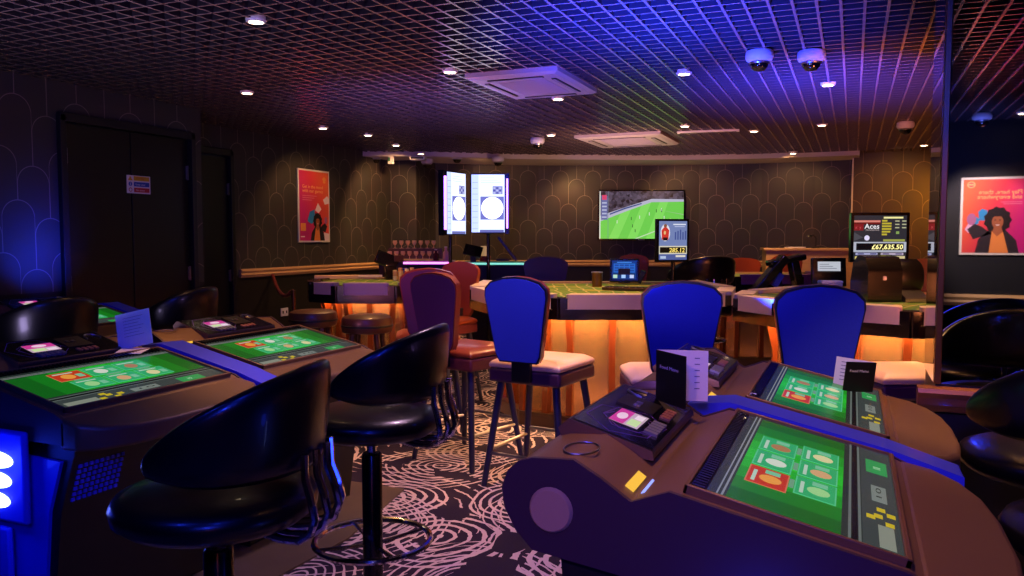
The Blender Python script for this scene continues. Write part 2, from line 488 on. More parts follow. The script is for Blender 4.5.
def rail(name, pts, z, m, h=.07, t=.03):
    mb = MB()
    for a, b in zip(pts[:-1], pts[1:]):
        a = Vector(a); b = Vector(b); d = (b-a).normalized(); n = Vector((d.y, -d.x))
        prof = [(0, -h/2), (t*.6, -h/2), (t, -h*.2), (t*.7, .0), (t, h*.25), (t*.7, h/2), (0, h/2)]
        vs = []
        for p in (a, b):
            for (o, zz) in prof: vs.append((p.x+n.x*(o+.0), p.y+n.y*(o+.0), z+zz))
        k = len(prof)
        mb.add(vs, [(i, (i+1) % k, k+(i+1) % k, k+i) for i in range(k)]+[tuple(range(k)), tuple(range(2*k-1, k-1, -1))], m)
    return struct(mb.build(name))
rail('trim_1', [(-5.8, 6.47), (-5.8, 9.4), (-5.42, 9.45)], .965, M_oak, .09)
rail('trim_2', BACK, .965, M_oak, .09)
rail('trim_3', [(-5.8, 5.37), (-5.8, 5.49)], .965, M_oak, .09)
rail('trim_4', [(XR, YB), (-5.2, YB)], .74, M_oak, .11, .035)
rail('baseboard_left', [(-5.8, 6.47), (-5.8, 9.4)], .05, M_black, .1, .015)
# brighter strip where the column meets the curved wall
b = MB(); b.box((-.025, 11.44, 1.83), (.02, .02, 1.2), M_plaster); struct(b.build('trim_5'))

# ---- doors
def hinge(parent, x, y, z):
    mb = MB(); mb.tube([(x, y, z-.06), (x, y, z+.06)], .008, M_steel); mb.box((x-.006, y, z), (.004, .03, .11), M_steel)
    return mb.build('hinge', parent)
d1 = thing('door_1', None, None, (-5.2, 4.0, 0)); d1['kind'] = 'structure'
for (a, b_) in ((.05, .625), (.635, 1.21)):
    mb = MB(); mb.box((-.03, (a+b_)/2, 1.08), (.045, b_-a, 2.15), M_door); leaf = mb.build('door_leaf', d1, bevel=.003)
mb = MB(); mb.box((-.03, .02, 1.1), (.14, .05, 2.21), M_doorf); mb.box((-.03, 1.24, 1.1), (.14, .05, 2.21), M_doorf); mb.box((-.03, .63, 2.19), (.14, 1.26, .06), M_doorf)
mb.build('door_frame', d1, bevel=.003)
for (yy, zz) in ((.062, 1.92), (.062, 1.0), (1.2, 1.88), (1.2, 1.03)): hinge(d1, .004, yy, zz)
d2 = thing('door_2', None, None, (-5.8, 5.5, 0)); d2['kind'] = 'structure'
mb = MB(); mb.box((-.03, .43, 1.07), (.045, .8, 2.13), M_door); mb.build('door_leaf', d2, bevel=.003)
mb = MB(); mb.box((-.03, .015, 1.1), (.13, .04, 2.2), M_doorf); mb.box((-.03, .865, 1.1), (.13, .05, 2.2), M_doorf); mb.box((-.03, .44, 2.18), (.13, .88, .06), M_doorf)
mb.build('door_frame', d2, bevel=.003)
for zz in (1.82, .95): hinge(d2, .004, .835, zz)
mb = MB(); mb.lathe([(0, .0), (.035, .0), (.035, .006), (0, .006)], mat('blue_disc', '#6a8ac0', .5), 20, (-.0075, .36, 1.72), axis='x'); mb.build('fire_door_disc', d2)

# safety notice
mb = MB(); F_ = Flat(mb, (-5.199, 4.585, 1.68), (0, 1, 0), (0, 0, 1)); w, h = .225, .14
mb.box((-5.2055, 4.585+w/2, 1.68+h/2), (.004, w, h), M_white)
_n = lambda n, c: mat('sign_'+n, c, .5)
F_.o = Vector((-5.2034, 4.585, 1.68))
F_.rect(.065, .1, .215, .135, _n('yellow', '#c9a21c'), 1); F_.rect(.065, .055, .215, .09, _n('blue', '#1c46a8'), 1); F_.rect(.065, .01, .215, .045, _n('red', '#b01830'), 1)
F_.poly([(.01, .1), (.055, .1), (.0325, .135)], _n('yellow', '#c9a21c'), 1); F_.disc(.0325, .0725, .017, .017, _n('blue', '#1c46a8'), 1); F_.disc(.0325, .0275, .017, .017, _n('red', '#b01830'), 1); F_.disc(.0325, .0275, .011, .011, M_white, 2)
F_.text('Warning', .085, .112, .022, _n('red', '#b01830'), 2); F_.text('Keep clear', .08, .064, .022, M_white, 2); F_.text('No entry', .085, .019, .022, M_white, 2)
for y_ in (.0725,): F_.rect(.030, .060, .035, .083, M_white, 2)
tag(mb.build('safety_sign'), 'small white safety notice with yellow, blue and red bands on the dark double door', 'sign')

# ------------------------------------------------------------------ mirrored column on the right
MY = 3.2
mc = MB(); mc.box((1.09, MY+.23, 1.22), (1.61, .42, 2.42), M_black); mc_o = struct(mc.build('mirror_column'))
mb = MB(); mb.box((1.09, MY+.012, 1.62), (1.60, .008, 1.62), M_mirror); o = mb.build('mirror_panel', mc_o)
tilt = R(0)
mb = MB(); mb.box((.2815, MY+.23, 1.62), (.006, .40, 1.62), M_mirror); mb.build('mirror_panel', mc_o)
mb = MB()
mb.box((.290, MY+.010, 1.62), (.022, .022, 1.62), M_brass); mb.build('edge_strip', mc_o, bevel=.003)
mb = MB()
prof = [(MY+.02, .80), (MY-.055, .80), (MY-.06, .785), (MY-.045, .765), (MY-.04, .74), (MY-.02, .715), (MY+.02, .705)]
mb.prism(prof, .225, 1.88, M_ledge, 'x'); mb.build('ledge', mc_o)

# ------------------------------------------------------------------ posters
def poster_woman(F, w, h, mir=1):
    sk, hair, jk, tp = mat('ink_skin', '#9c5638', .5), mat('ink_hair', '#1c0f12', .5), mat('ink_jacket', '#2a2026', .5), mat('ink_top', '#e98a48', .5)
    return sk, hair, jk, tp
def make_poster(name, label, W, H, loc, rz, text1, layout):
    t = thing(name, label, 'poster', loc, rz, 'framed casino posters')
    mb = MB(); mb.box((0, -.008, H/2), (W, .016, H), M_gwhite); mb.build('frame', t, bevel=.003)
    mb = MB(); F = Flat(mb, (-W/2+.02, -.0165, .02), (1, 0, 0), (0, 0, 1)); w, h = W-.04, H-.04
    # the print: magenta to orange in soft diagonal bands
    m = bpy.data.materials.new('poster_print'); m.use_nodes = True; nt = m.node_tree; b = nt.nodes['Principled BSDF']
    uv = nt.nodes.new('ShaderNodeTexCoord'); sp = nt.nodes.new('ShaderNodeSeparateXYZ'); nt.links.new(uv.outputs['Object'], sp.inputs[0]); q = NB(nt)
    fx = q.m('ADD', q.m('DIVIDE', sp.outputs[0], W), .5); fz = q.m('DIVIDE', sp.outputs[2], H)
    k = q.m('ADD', q.m('MULTIPLY', fx, .75), q.m('MULTIPLY', fz, .35))
    rp = nt.nodes.new('ShaderNodeValToRGB'); e = rp.color_ramp.elements
    e[0].position = .25; e[0].color = srgb('#c8207c'); e[1].position = .95; e[1].color = srgb('#ee6a3c'); nn = e.new(.6); nn.color = srgb('#dd3a4c')
    nt.links.new(k, rp.inputs[0]); nt.links.new(rp.outputs[0], b.inputs['Base Color']); b.inputs['Roughness'].default_value = .45
    nt.links.new(rp.outputs[0], b.inputs['Emission Color']); b.inputs['Emission Strength'].default_value = .0
    F.rect(0, 0, w, h, m, 1)
    ink = lambda n, c: mat('ink_'+n, c, .5)
    yel, wht = ink('peach', '#f4b070'), ink('white', '#f2e4ea')
    layout(F, w, h, ink, text1)
    mb.build('print', t)
    return t
def woman(F, cx, by, s, ink, big=True):
    """head and shoulders of a person in a dark jacket, hair loose; s is her height"""
    hair, skin, jk, tp = ink('hair', '#1a0e12'), ink('skin', '#a35c3c'), ink('jacket', '#2b2028'), ink('top', '#ea8c46')
    F.poly([(cx-.42*s, by), (cx-.36*s, by+.28*s), (cx-.16*s, by+.50*s), (cx+.16*s, by+.50*s), (cx+.36*s, by+.30*s), (cx+.42*s, by)], jk, 3)
    F.poly([(cx+.10*s, by+.42*s), (cx+.46*s, by+.30*s), (cx+.58*s, by+.52*s), (cx+.44*s, by+.64*s), (cx+.30*s, by+.58*s)], jk, 3)
    F.disc(cx+.50*s, by+.74*s, .09*s, .13*s, ink('glove', '#b06a9c'), 3)
    n = 22
    F.poly([(cx+(.24+.035*(i % 2))*s*math.cos(2*PI*i/n), by+(.72+(.27+.03*(i % 2))*math.sin(2*PI*i/n))*s) for i in range(n)], hair, 4)
    F.poly([(cx-.10*s, by+.50*s), (cx+.10*s, by+.50*s), (cx+.15*s, by), (cx-.22*s, by)], tp, 4)
    F.poly([(cx-.07*s, by+.60*s), (cx+.06*s, by+.60*s), (cx+.09*s, by+.46*s), (cx, by+.36*s), (cx-.10*s, by+.46*s)], skin, 5)
    F.disc(cx, by+.68*s, .11*s, .15*s, skin, 6)
    F.disc(cx-.045*s, by+.72*s, .02*s, .011*s, hair, 7, 10); F.disc(cx+.045*s, by+.72*s, .02*s, .011*s, hair, 7, 10)
    F.poly([(cx-.05*s, by+.62*s), (cx, by+.595*s), (cx+.05*s, by+.62*s)], ink('white', '#f2e4ea'), 7)
    F.poly([(cx-.12*s, by+.78*s), (cx, by+.86*s), (cx+.12*s, by+.78*s), (cx+.06*s, by+.80*s), (cx-.05*s, by+.80*s)], hair, 7)
def lay_a(F, w, h, ink, t):
    F.text(t[0], .10*w, .755*h, .072*w*1.35, ink('peach', '#f4b070'), 2, .01, width=.70*w); F.text(t[1], .10*w, .695*h, .072*w*1.35, ink('peach', '#f4b070'), 2, .01, width=.70*w)
    for i in range(3): F.rect(.10*w, (.64-.03*i)*h, (.58-.08*i)*w, (.65-.03*i)*h, ink('rose', '#e07898'), 2)
    F.disc(.85*w, .90*h, .06*w, .045*h*.7, ink('orange', '#f0a050'), 2); F.disc(.85*w, .86*h, .045*w, .02*h, ink('orange', '#f0a050'), 2)
    F.poly([(.80*w, .60*h), (.95*w, .66*h), (w, .62*h), (w, .55*h), (.86*w, .53*h)], ink('white', '#f2e4ea'), 2)
    F.poly([(.52*w, .44*h), (.62*w, .55*h), (.74*w, .46*h), (.64*w, .40*h)], ink('white', '#f2e4ea'), 2)
    F.poly([(.26*w, .28*h), (.34*w, .42*h), (.50*w, .45*h), (.52*w, .30*h), (.40*w, .24*h)], ink('sky', '#2f8fd0'), 2)
    F.rect(.03*w, .14*h, .20*w, .25*h, ink('orange', '#f0a050'), 2); F.rect(.03*w, .05*h, .16*w, .065*h, ink('white', '#f2e4ea'), 2)
    F.poly([(.76*w, 0), (.82*w, .12*h), (w, .10*h), (w, 0)], ink('white', '#f2e4ea'), 2)
    woman(F, .60*w, 0, .40*h, ink)
def lay_b(F, w, h, ink, t):
    # laid out as the print really is; the mirror turns it round
    F.text(t[0], .10*w, .80*h, .105*w, ink('peach', '#f4b070'), 2, .012, width=.66*w); F.text(t[1], .10*w, .735*h, .105*w, ink('peach', '#f4b070'), 2, .012, width=.68*w)
    F.rect(.10*w, .685*h, .42*w, .693*h, ink('rose', '#e07898'), 2); F.rect(.10*w, .66*h, .38*w, .668*h, ink('rose', '#e07898'), 2)
    F.disc(.88*w, .93*h, .065*w, .045*h, ink('peach', '#f4b070'), 2); F.disc(.88*w, .93*h, .045*w, .031*h, ink('crimson', '#dd3a4c'), 3); F.rect(.84*w, .92*h, .92*w, .94*h, ink('peach', '#f4b070'), 4)
    F.poly([(.62*w, .50*h), (.62*w, .58*h), (.70*w, .60*h), (.76*w, .56*h), (.74*w, .44*h), (.66*w, .44*h)], ink('sky', '#2f9fd8'), 2)
    F.poly([(.74*w, .46*h), (.80*w, .50*h), (.84*w, .44*h), (.80*w, .38*h), (.75*w, .40*h)], ink('sky', '#2f9fd8'), 2)
    F.poly([(.84*w, .42*h), (.88*w, .44*h), (.96*w, .32*h), (.90*w, .27*h), (.82*w, .34*h)], ink('lilac', '#e6b8e0'), 2)
    woman(F, .46*w, 0, .62*h, ink)
make_poster('framed_poster', 'pink and orange framed poster of a woman on the left wall', .59, .84, (-5.798, 7.71, 1.28), R(90), ('Get in the mood', 'with our games'), lay_a)
make_poster('framed_poster', 'pink framed poster of a curly haired woman, seen reversed in the mirror at right', .575, .73, (1.22, YB+.002, 1.17), R(180), ('Play here, there', 'and everywhere'), lay_b)

# ------------------------------------------------------------------ ceiling fittings
lights = []
def lamp(kind, loc, energy, col, name, **kw):
    l = bpy.data.lights.new(name, kind); l.energy = energy; l.color = srgb(col)[:3]
    for k, v_ in kw.items(): setattr(l, k, v_)
    o = bpy.data.objects.new(name, l); COL.objects.link(o); o.location = loc
    return o
def aim(o, target):
    d = Vector(target)-o.location; o.rotation_euler = d.to_track_quat('-Z', 'Y').to_euler(); return o
WARM = '#ffb878'
dl = thing('ceiling_downlight', 'lit round downlight nearest the camera, upper left of the grid ceiling', 'ceiling light', (0, 0, 0), 0, 'round downlights in the grid ceiling')
mb = MB(); mb.lathe([(.036, .012), (.037, .002), (.044, .002), (.052, .011), (.052, .03), (.036, .03)], M_gwhite, 24); mb.build('trim_ring', dl, smooth=True)
mb = MB(); mb.lathe([(0, .004), (.036, .004), (.036, .011), (0, .011)], mat('lamp_lens', '#fff4e0', .4, emit='#ffe0b0', es=20), 20); mb.build('lamp_lens', dl)
SPOTS = [(256, 23, None), (247, 94, 'lit downlight in front of the dark double door, below the nearest one'),
 (323, 129, 'lit downlight above the framed poster wall, third along the left of the ceiling'),
 (450, 73, 'lit downlight just left of the white air conditioning cassette nearest the camera'),
 (558, 100, 'bright downlight just beyond the nearer white air conditioning cassette'),
 (684, 75, 'lit downlight right of the nearer cassette, in the blue streak of the ceiling'),
 (828, 86, 'lit downlight just behind the pair of dome cameras'),
 (822, 126, 'lit downlight between the pair of dome cameras and the wallpapered column'),
 (754, 132, 'lit downlight in the blue ceiling right of the far cassette'),
 (924, 146, 'small downlight in front of the wallpapered column at far right'),
 (368, 136, 'small downlight above the left gaming table, nearer of the two'),
 (396, 146, 'small downlight above the left gaming table, farther of the two'),
 (551, 136, 'small downlight at the near left corner of the far cassette'),
 (685, 127, 'bright downlight flaring at the right corner of the far cassette')]
for i, (px, py, lab) in enumerate(SPOTS):
    p = atZ(px, py, CEIL-.012)
    if i == 0: dl.location = p
    else: dup(dl, lab, p)
    s_ = lamp('SPOT', (p.x, p.y, CEIL-.03), 26, WARM, 'downlight_lamp', spot_size=R(95), spot_blend=.7, shadow_soft_size=.035)
for (px, py, lab) in [(572, 164, 'small downlight in the white plaster border left of the wall television'), (665, 163, 'small downlight in the white plaster border above the wall television'),
                 (793, 154, 'downlight glowing in the plaster border above the reception desk'), (421, 154.5, 'downlight at the left end of the plaster border near the leaning display'),
                 (506, 160.5, 'small downlight in the plaster border above the upright display screens')]:
    p = atZ(px, py, CEIL-.057)
    dup(dl, lab, p, group='downlights in the plaster border')
    lamp('SPOT', (p.x, p.y, p.z-.03), 22, WARM, 'downlight_lamp', spot_size=R(120), spot_blend=.8, shadow_soft_size=.035)
p = Vector((1.35, 2*MY-8.3, CEIL-.012)); dup(dl, 'lit downlight seen only in the mirrored column above the reflected poster', p)
lamp('SPOT', (p.x, p.y, CEIL-.03), 20, WARM, 'downlight_lamp', spot_size=R(100), spot_blend=.7, shadow_soft_size=.035)

# dome cameras
def make_dome(label):
    t = thing('dome_camera', label, 'security camera', (0, 0, 0), 0, 'dome cameras on the ceiling')
    mb = MB(); mb.lathe([(0, 0), (.072, 0), (.078, -.008), (.080, -.038), (.073, -.056), (.056, -.066), (0, -.066)], M_white, 28); mb.build('housing', t, smooth=True)
    mb = MB(); mb.lathe([(.054, -.064), (.053, -.078), (.046, -.098), (.030, -.114), (0, -.12)], M_dglass, 24); mb.build('dome_cover', t, smooth='all')
    mb = MB(); mb.lathe([(.057, -.060), (.060, -.070), (.056, -.078), (.052, -.070)], M_steel, 24); mb.build('ring', t, smooth=True)
    return t
dm = make_dome('left of the two white dome cameras hanging side by side from the grid')
dm.location = atZ(759.5, 51, CEIL)
dup(dm, 'right of the two white dome cameras hanging side by side from the grid', atZ(811.5, 51, CEIL))
dup(dm, 'white dome camera in front of the wallpapered column', atZ(905.5, 122, CEIL))
dup(dm, 'white dome camera reflected in the mirror above the reversed poster', Vector((1.02, 2*MY-8.17, CEIL)))
dup(dm, 'small dome camera in the ceiling just left of the far cassette', atZ(537.5, 138, CEIL))
dup(dm, 'small dome camera in the ceiling above the angled display screen', atZ(457, 154, CEIL))
dup(dm, 'small dome camera under the plaster border above the two display screens', atZ(498, 157, CEIL-.055))
dup(dm, 'small dome camera above the corner of the poster wall', atZ(376, 154, CEIL))
p = atZ(427, 159, CEIL-.055)
dup(dm, 'small dome camera beside the white box at the left end of the border', p)
# exit light and ventilation box
t = thing('emergency_light', 'small white emergency light hanging in the corner right of the poster wall', 'emergency light', atD(391, 161, 10.3))
mb = MB(); mb.box((0, 0, .02), (.07, .05, .12), M_white); mb.build('housing', t, bevel=.006)
mb = MB(); mb.tube([(0, 0, .08), (0, 0, CEIL-t.location.z)], .006, M_white); mb.build('stem', t)
mb = MB(); mb.box((-.012, -.026, .02), (.03, .003, .05), mat('green_legend', '#1f6a3c', .5)); mb.build('legend', t)
t = thing('projector_box', 'flat white box fixed under the left end of the plaster border', 'vent box', atZ(418, 160, CEIL-.1))
t.rotation_euler = (0, 0, R(20))
mb = MB(); mb.box((0, 0, .02), (.2, .14, .05), M_white); mb.build('housing', t, bevel=.008)
mb = MB(); mb.box((0, -.071, .02), (.16, .004, .02), M_black); mb.build('slot', t)

# air conditioning cassettes
def make_ac(label, loc):
    t = thing('ceiling_cassette', label, 'air conditioner', loc, 0, 'ceiling air conditioning cassettes')
    W, D = .66, .86
    mb = MB(); 
    def ring(x0, y0, x1, y1, X0, Y0, X1, Y1, z0, z1, m):
        mb.add([(x0, y0, z0), (x1, y0, z0), (x1, y1, z0), (x0, y1, z0), (X0, Y0, z1), (X1, Y0, z1), (X1, Y1, z1), (X0, Y1, z1)],
               [(0, 1, 5, 4), (1, 2, 6, 5), (2, 3, 7, 6), (3, 0, 4, 7)], m)
    a, b = W/2, D/2
    ring(-a, -b, a, b, -a, -b, a, b, .03, 0, M_ac)
    ring(-a, -b, a, b, -a+.03, -b+.03, a-.03, b-.03, 0, -.015, M_ac)
    ring(-a+.03, -b+.03, a-.03, b-.03, -a+.15, -b+.17, a-.15, b-.17, -.015, -.012, M_ac)
    mb.build('fascia', t)
    mb = MB()
    mb.box((0, 0, -.006), (W-.30, D-.34, .01), mat('ac_grille', '#8f8890', .5))
    n = 22
    for i in range(n): mb.box((0, -(D-.34)/2+(i+.5)*(D-.34)/n, -.013), (W-.31, .006, .005), mat('ac_grille2', '#a29ba4', .5))
    mb.build('intake_grille', t)
    for (cx, cy, sx, sy) in ((0, -b+.09, .40, .035), (0, b-.09, .40, .035), (-a+.085, 0, .035, .52), (a-.085, 0, .035, .52)):
        mb = MB(); mb.box((cx, cy, -.016), (sx, sy, .006), M_black)
        mb.box((cx, cy, -.021), (sx*.96 if sx > sy else .018, sy*.96 if sy > sx else .018, .004), M_ac, Matrix.Rotation(R(8), 3, 'X' if sx > sy else 'Y'))
        mb.build('outlet_flap', t)
    return t
ac = make_ac('large square white ceiling cassette nearest the camera', (-2.10, 5.33, CEIL-.026))
c2 = dup(ac, 'square cassette farther back in the ceiling, warm lit, near the wall television', (-2.32, 8.75, CEIL-.026)); c2.rotation_euler = (0, 0, 0); c2.scale = (1.42, 1.14, 1)
# slim white ceiling strip near the far cassette
t = thing('ceiling_strip', 'thin white ceiling slot beside the far cassette', 'ceiling strip', atZ(708, 131.5, CEIL-.01), YAW*.3)
mb = MB(); mb.box((0, 0, 0), (.62, .09, .02), M_gwhite); mb.build('fascia', t, bevel=.003)
mb = MB(); mb.box((0, 0, -.011), (.56, .03, .003), M_black); mb.build('slot', t)
#MARK2
# ------------------------------------------------------------------ electronic gaming terminals
TSL = (.782-.862)/.36
def tz(x): return .862+TSL*(x+.28)
def game_screen(F, lw, lh, seed):
    """F: u along the player's width, v away from the player. lw x lh metres"""
    rnd = random.Random(seed)
    g0, g1 = glow('#0f5a18', .8), glow('#1c9a28', .9)
    F.rect(0, 0, lw, lh, glow('#3c4a44', .35), 1)
    # table area in soft green bands, brighter in the middle
    t0, t1 = .105, lh-.035
    cols = ['#0e5a14', '#127018', '#178a1e', '#1ca024', '#1fae28', '#1ca024', '#178a1e', '#127018', '#0e5a14']
    n = len(cols)
    for i, c in enumerate(cols): F.rect(.012+(lw-.024)*i/n, t0, .012+(lw-.024)*(i+1)/n, t1, glow(c, 1.0), 2)
    # the silver lines and the tool bar at the player's edge
    F.rect(0, .088, lw, .093, glow('#7d8a84', .5), 2); F.rect(0, .070, lw, .075, glow('#7d8a84', .5), 2); F.rect(0, .076, lw, .087, glow('#14181a', .4), 2)
    F.rect(0, 0, lw, .068, glow('#4e5a58', .45), 2)
    F.rect(.03*lw, .012, .20*lw, .040, glow('#a8b0a0', .5), 3)
    for k, (a, b) in enumerate([(.22, .016), (.27, .036), (.30, .012), (.25, .05), (.33, .03)]): F.rect(a*lw-.012, b-.006, a*lw+.012, b+.010, glow('#d8c028', .7), 3)
    F.rect(.40*lw, .018, .56*lw, .048, glow('#98a49c', .5), 3); F.rect(.42*lw, .029, .50*lw, .037, glow('#3c4440', .4), 4) if False else F.text('10', .42*lw, .028, .016, glow('#3c4440', .4), 4, width=.12*lw)
    F.rect(.70*lw, .010, .86*lw, .056, glow('#2c9a50', .8), 3); F.text('10', .75*lw, .024, .024, glow('#c8f0c8', .8), 4)
    F.rect(0, lh-.03, lw, lh-.026, glow('#aab4b0', .5), 2); F.rect(0, lh-.02, lw, lh-.017, glow('#aab4b0', .5), 2)
    # six betting panels, two rows of three
    cw, ch = .118, .076
    for r in range(2):
        for c in range(3):
            u = .15+c*(cw+.014)+(.0 if r == 0 else .02); v = t0+.014+(1-r)*(ch+.018)
            red = (r == 0 and c == 0)
            F.rect(u-.003, v-.003, u+cw+.003, v+ch+.003, glow('#66e0a0' if not red else '#f08060', .6), 3)
            F.rect(u, v, u+cw, v+ch, glow('#2fae6a' if not red else '#c83a1c', .8), 4)
            F.disc(u+cw*.42, v+ch*.42, cw*.22, ch*.30, glow(['#c8c890', '#d8e0d0', '#b07c50', '#a0d890', '#d8a878', '#e0d8a0'][(r*3+c) % 6] if not red else '#f0a040', .8), 5, 14)
            F.rect(u+cw*.10, v+ch*.80, u+cw*.75, v+ch*.90, glow('#d0f0d8', .6), 5)
            F.rect(u+cw*.70, v+ch*.2, u+cw*.92, v+ch*.6, glow('#8ae0b0', .6), 5)
    for c in range(3): F.rect(.19+c*(cw+.014), t0+.018+ch, .25+c*(cw+.014), t0+.028+ch, glow('#8ac8a0', .5), 5)

def make_terminal(label, seed=1):
    t = thing('gaming_terminal', label, 'gaming terminal', (0, 0, 0), 0, 'electronic gaming terminals')
    LY = .80
    top = [(-.57, .71), (-.605, .745), (-.63, .79), (-.635, .83), (-.622, .865), (-.60, .885), (-.57, .895), (-.485, .90), (-.43, .87), (-.372, .832), (-.30, .86), (.10, .774), (.14, .755), (.14, .68), (-.3, .68)]
    mb = MB(); mb.prism(top, .012, LY-.012, M_bronze, 'y', M_dbronze); mb.build('console_body', t, bevel=.006)
    for (a, b) in ((0, .012), (LY-.012, LY)):
        mb = MB(); mb.prism([(x, z+(.004 if i < 13 else 0)) for i, (x, z) in enumerate(top)], a, b, M_side, 'y'); mb.build('side_cheek', t, bevel=.003)
    # player's arm rest with a bowed edge
    mb = MB(); pl = [(.12, .0), (.20, .0), (.255, .05), (.29, .14), (.305, .28), (.305, .50), (.29, .64), (.255, .74), (.20, .80), (.12, .80)]
    n = len(pl); hi = lambda x: .766-.2*(x-.12)
    mb.add([(x, y, .665) for x, y in pl]+[(x, y, hi(x)) for x, y in pl], [(i, (i+1) % n, n+(i+1) % n, n+i) for i in range(n)]+[tuple(range(n-1, -1, -1)), tuple(range(n, 2*n))], M_bronze)
    mb.build('arm_rest', t, bevel=.012, bseg=3)
    # pedestal
    mb = MB(); mb.prism([(-.46, 0), (-.52, .70), (.16, .68), (.08, .45), (.02, 0)],   .03, LY-.03, M_ped, 'y'); mb.build('pedestal', t, bevel=.01)
    mb = MB(); mb.prism([(-.44, .08), (-.485, .64), (.10, .62), (.04, .45), (.0, .08)], .018, .031, M_blueplas, 'y'); mb.build('side_panel', t, bevel=.004)
    # perforated loudspeaker panel on the player's side of the pedestal
    mb = MB(); dv = Vector((.08, 0, .23)).normalized(); nn = Vector((.23, 0, -.08)).normalized()
    for (y0) in (.06, .56):
        for i in range(9):
            for j in range(7):
                c = Vector((.082, y0+.02*i, .46))+dv*(.02*j+.03)+nn*.003
                mb.box(c, (.008, .011, .011), M_blueplas)
        mb.build('speaker_perforation', t); mb = MB()
    # round loudspeaker on the side
    mb = MB(); mb.lathe([(0, -.008), (.040, -.008), (.044, -.004), (.046, .002)], M_speak, 28, (-.53, 0, .80), axis='y')
    mb.build('side_speaker', t, smooth=True)
    # blue lit gap filler between this terminal and the next
    mb = MB(); mb.prism([(-.42, .70), (-.42, .865), (-.30, .878), (.10, .788), (.27, .735), (.27, .68)], LY+.001, LY+.119, M_blueplas, 'y'); mb.build('divider_panel', t, bevel=.004)
    # the screen
    Vv = Vector((-.36, 0, .08)).normalized(); O = Vector((.105, .035, tz(.105)-.001)); U = Vector((0, 1, 0)); N = U.cross(Vv)
    Wd, Ht = .73, .395
    mb = MB()
    fr_ = .016
    def rb(u0, v0, u1, v1, z0, z1, m):
        P = lambda u, v, z: tuple(O+U*u+Vv*v+N*z)
        vs = [P(u, v, z) for z in (z0, z1) for (u, v) in ((u0, v0), (u1, v0), (u1, v1), (u0, v1))]
        mb.add(vs, [(3, 2, 1, 0), (4, 5, 6, 7), (0, 1, 5, 4), (1, 2, 6, 5), (2, 3, 7, 6), (3, 0, 4, 7)], m)
    rb(0, 0, Wd, fr_*.7, -.01, .012, M_bronze); rb(0, Ht-fr_*.5, Wd, Ht, -.01, .012, M_bronze); rb(0, 0, fr_*.6, Ht, -.01, .012, M_bronze); rb(Wd-fr_*.6, 0, Wd, Ht, -.01, .012, M_bronze)
    bz = mb.build('screen_bezel', t, bevel=.002)
    mb = MB(); rb(fr_*.6, fr_*.7, Wd-fr_*.6, Ht-fr_*.5, -.008, .004, M_glassfr)
    F = Flat(mb, O+U*(fr_*.6)+Vv*(fr_*.7)+N*.0045, U, Vv, .0005)
    game_screen(F, Wd-fr_*1.2, .345, seed)
    mb.build('touch_screen', t)
    # slatted vent beyond the screen
    mb = MB()
    for i in range(44): rb(.02+i*.0158, Ht-.036, .02+i*.0158+.007, Ht-.010, .004, .010, M_gloss)
    mb.build('vent_slats', t)
    # raised payment pod
    pd = [(-.585, .868), (-.60, .905), (-.575, .928), (-.385, .872), (-.382, .852)]
    mb = MB(); mb.prism(pd, .235, .705, M_dbronze, 'y', M_bronze); pod = mb.build('payment_pod', t, bevel=.006)
    Pv = Vector((-.19, 0, .056)).normalized(); PO = Vector((-.388, .245, .8735)); PN = U.cross(Pv)
    mb = MB(); F = Flat(mb, PO+PN*.0012, U, Pv, .0004)
    F.rect(.0, 0, .45, .188, M_gloss, 0)
    for (u, v, r) in ((.13, .09, .075), (.15, .08, .095), (.12, .1, .11)):
        for k in range(6):
            a = k*PI/3+r*9; a2 = a+PI/3
            p1 = (u+r*math.cos(a), v+r*.8*math.sin(a)); p2 = (u+r*math.cos(a2), v+r*.8*math.sin(a2))
            p1 = (min(max(p1[0], .01), .44), min(max(p1[1], .008), .18)); p2 = (min(max(p2[0], .01), .44), min(max(p2[1], .008), .18))
            d = Vector((p2[0]-p1[0], p2[1]-p1[1])); 
            if d.length < 1e-3: continue
            nrm = Vector((-d.y, d.x)).normalized()*.0012
            F.poly([(p1[0]-nrm.x, p1[1]-nrm.y), (p2[0]-nrm.x, p2[1]-nrm.y), (p2[0]+nrm.x, p2[1]+nrm.y), (p1[0]+nrm.x, p1[1]+nrm.y)], mat('violet_line', '#5a3aa0', .4), 1)
    mb.build('pod_fascia', pod)
    mb = MB(); F = Flat(mb, PO+PN*.002, U, Pv, .0005)
    F.rect(.085, .055, .215, .135, M_glassfr, 0)
    F.rect(.09, .06, .21, .13, glow('#c8a8c0', .9), 1); F.rect(.09, .095, .21, .13, glow('#d83c9c', .8), 2); F.rect(.10, .065, .155, .09, glow('#c8e0a0', .9), 2); F.rect(.16, .065, .2, .085, glow('#f0d8e8', .9), 2); F.disc(.15, .112, .03, .012, glow('#f0c8e0', .9), 3)
    mb.build('pod_display', pod)
    mb = MB()
    def pb(u0, v0, u1, v1, z0, z1, m):
        P = lambda u, v, z: tuple(PO+U*u+Pv*v+PN*z)
        vs = [P(u, v, z) for z in (z0, z1) for (u, v) in ((u0, v0), (u1, v0), (u1, v1), (u0, v1))]
        mb.add(vs, [(3, 2, 1, 0), (4, 5, 6, 7), (0, 1, 5, 4), (1, 2, 6, 5), (2, 3, 7, 6), (3, 0, 4, 7)], m)
    for k in range(5): pb(.09+k*.022, .012, .106+k*.022, .044, .001, .008, mat('grey_key', '#6a7078', .35))
    mb.build('keypad', pod)
    mb = MB(); pb(.24, .06, .35, .155, .001, .006, M_black); pb(.26, .10, .275, .115, .006, .010, M_steel); pb(.285, .10, .30, .115, .006, .010, M_steel); mb.build('note_slot', pod)
    mb = MB(); 
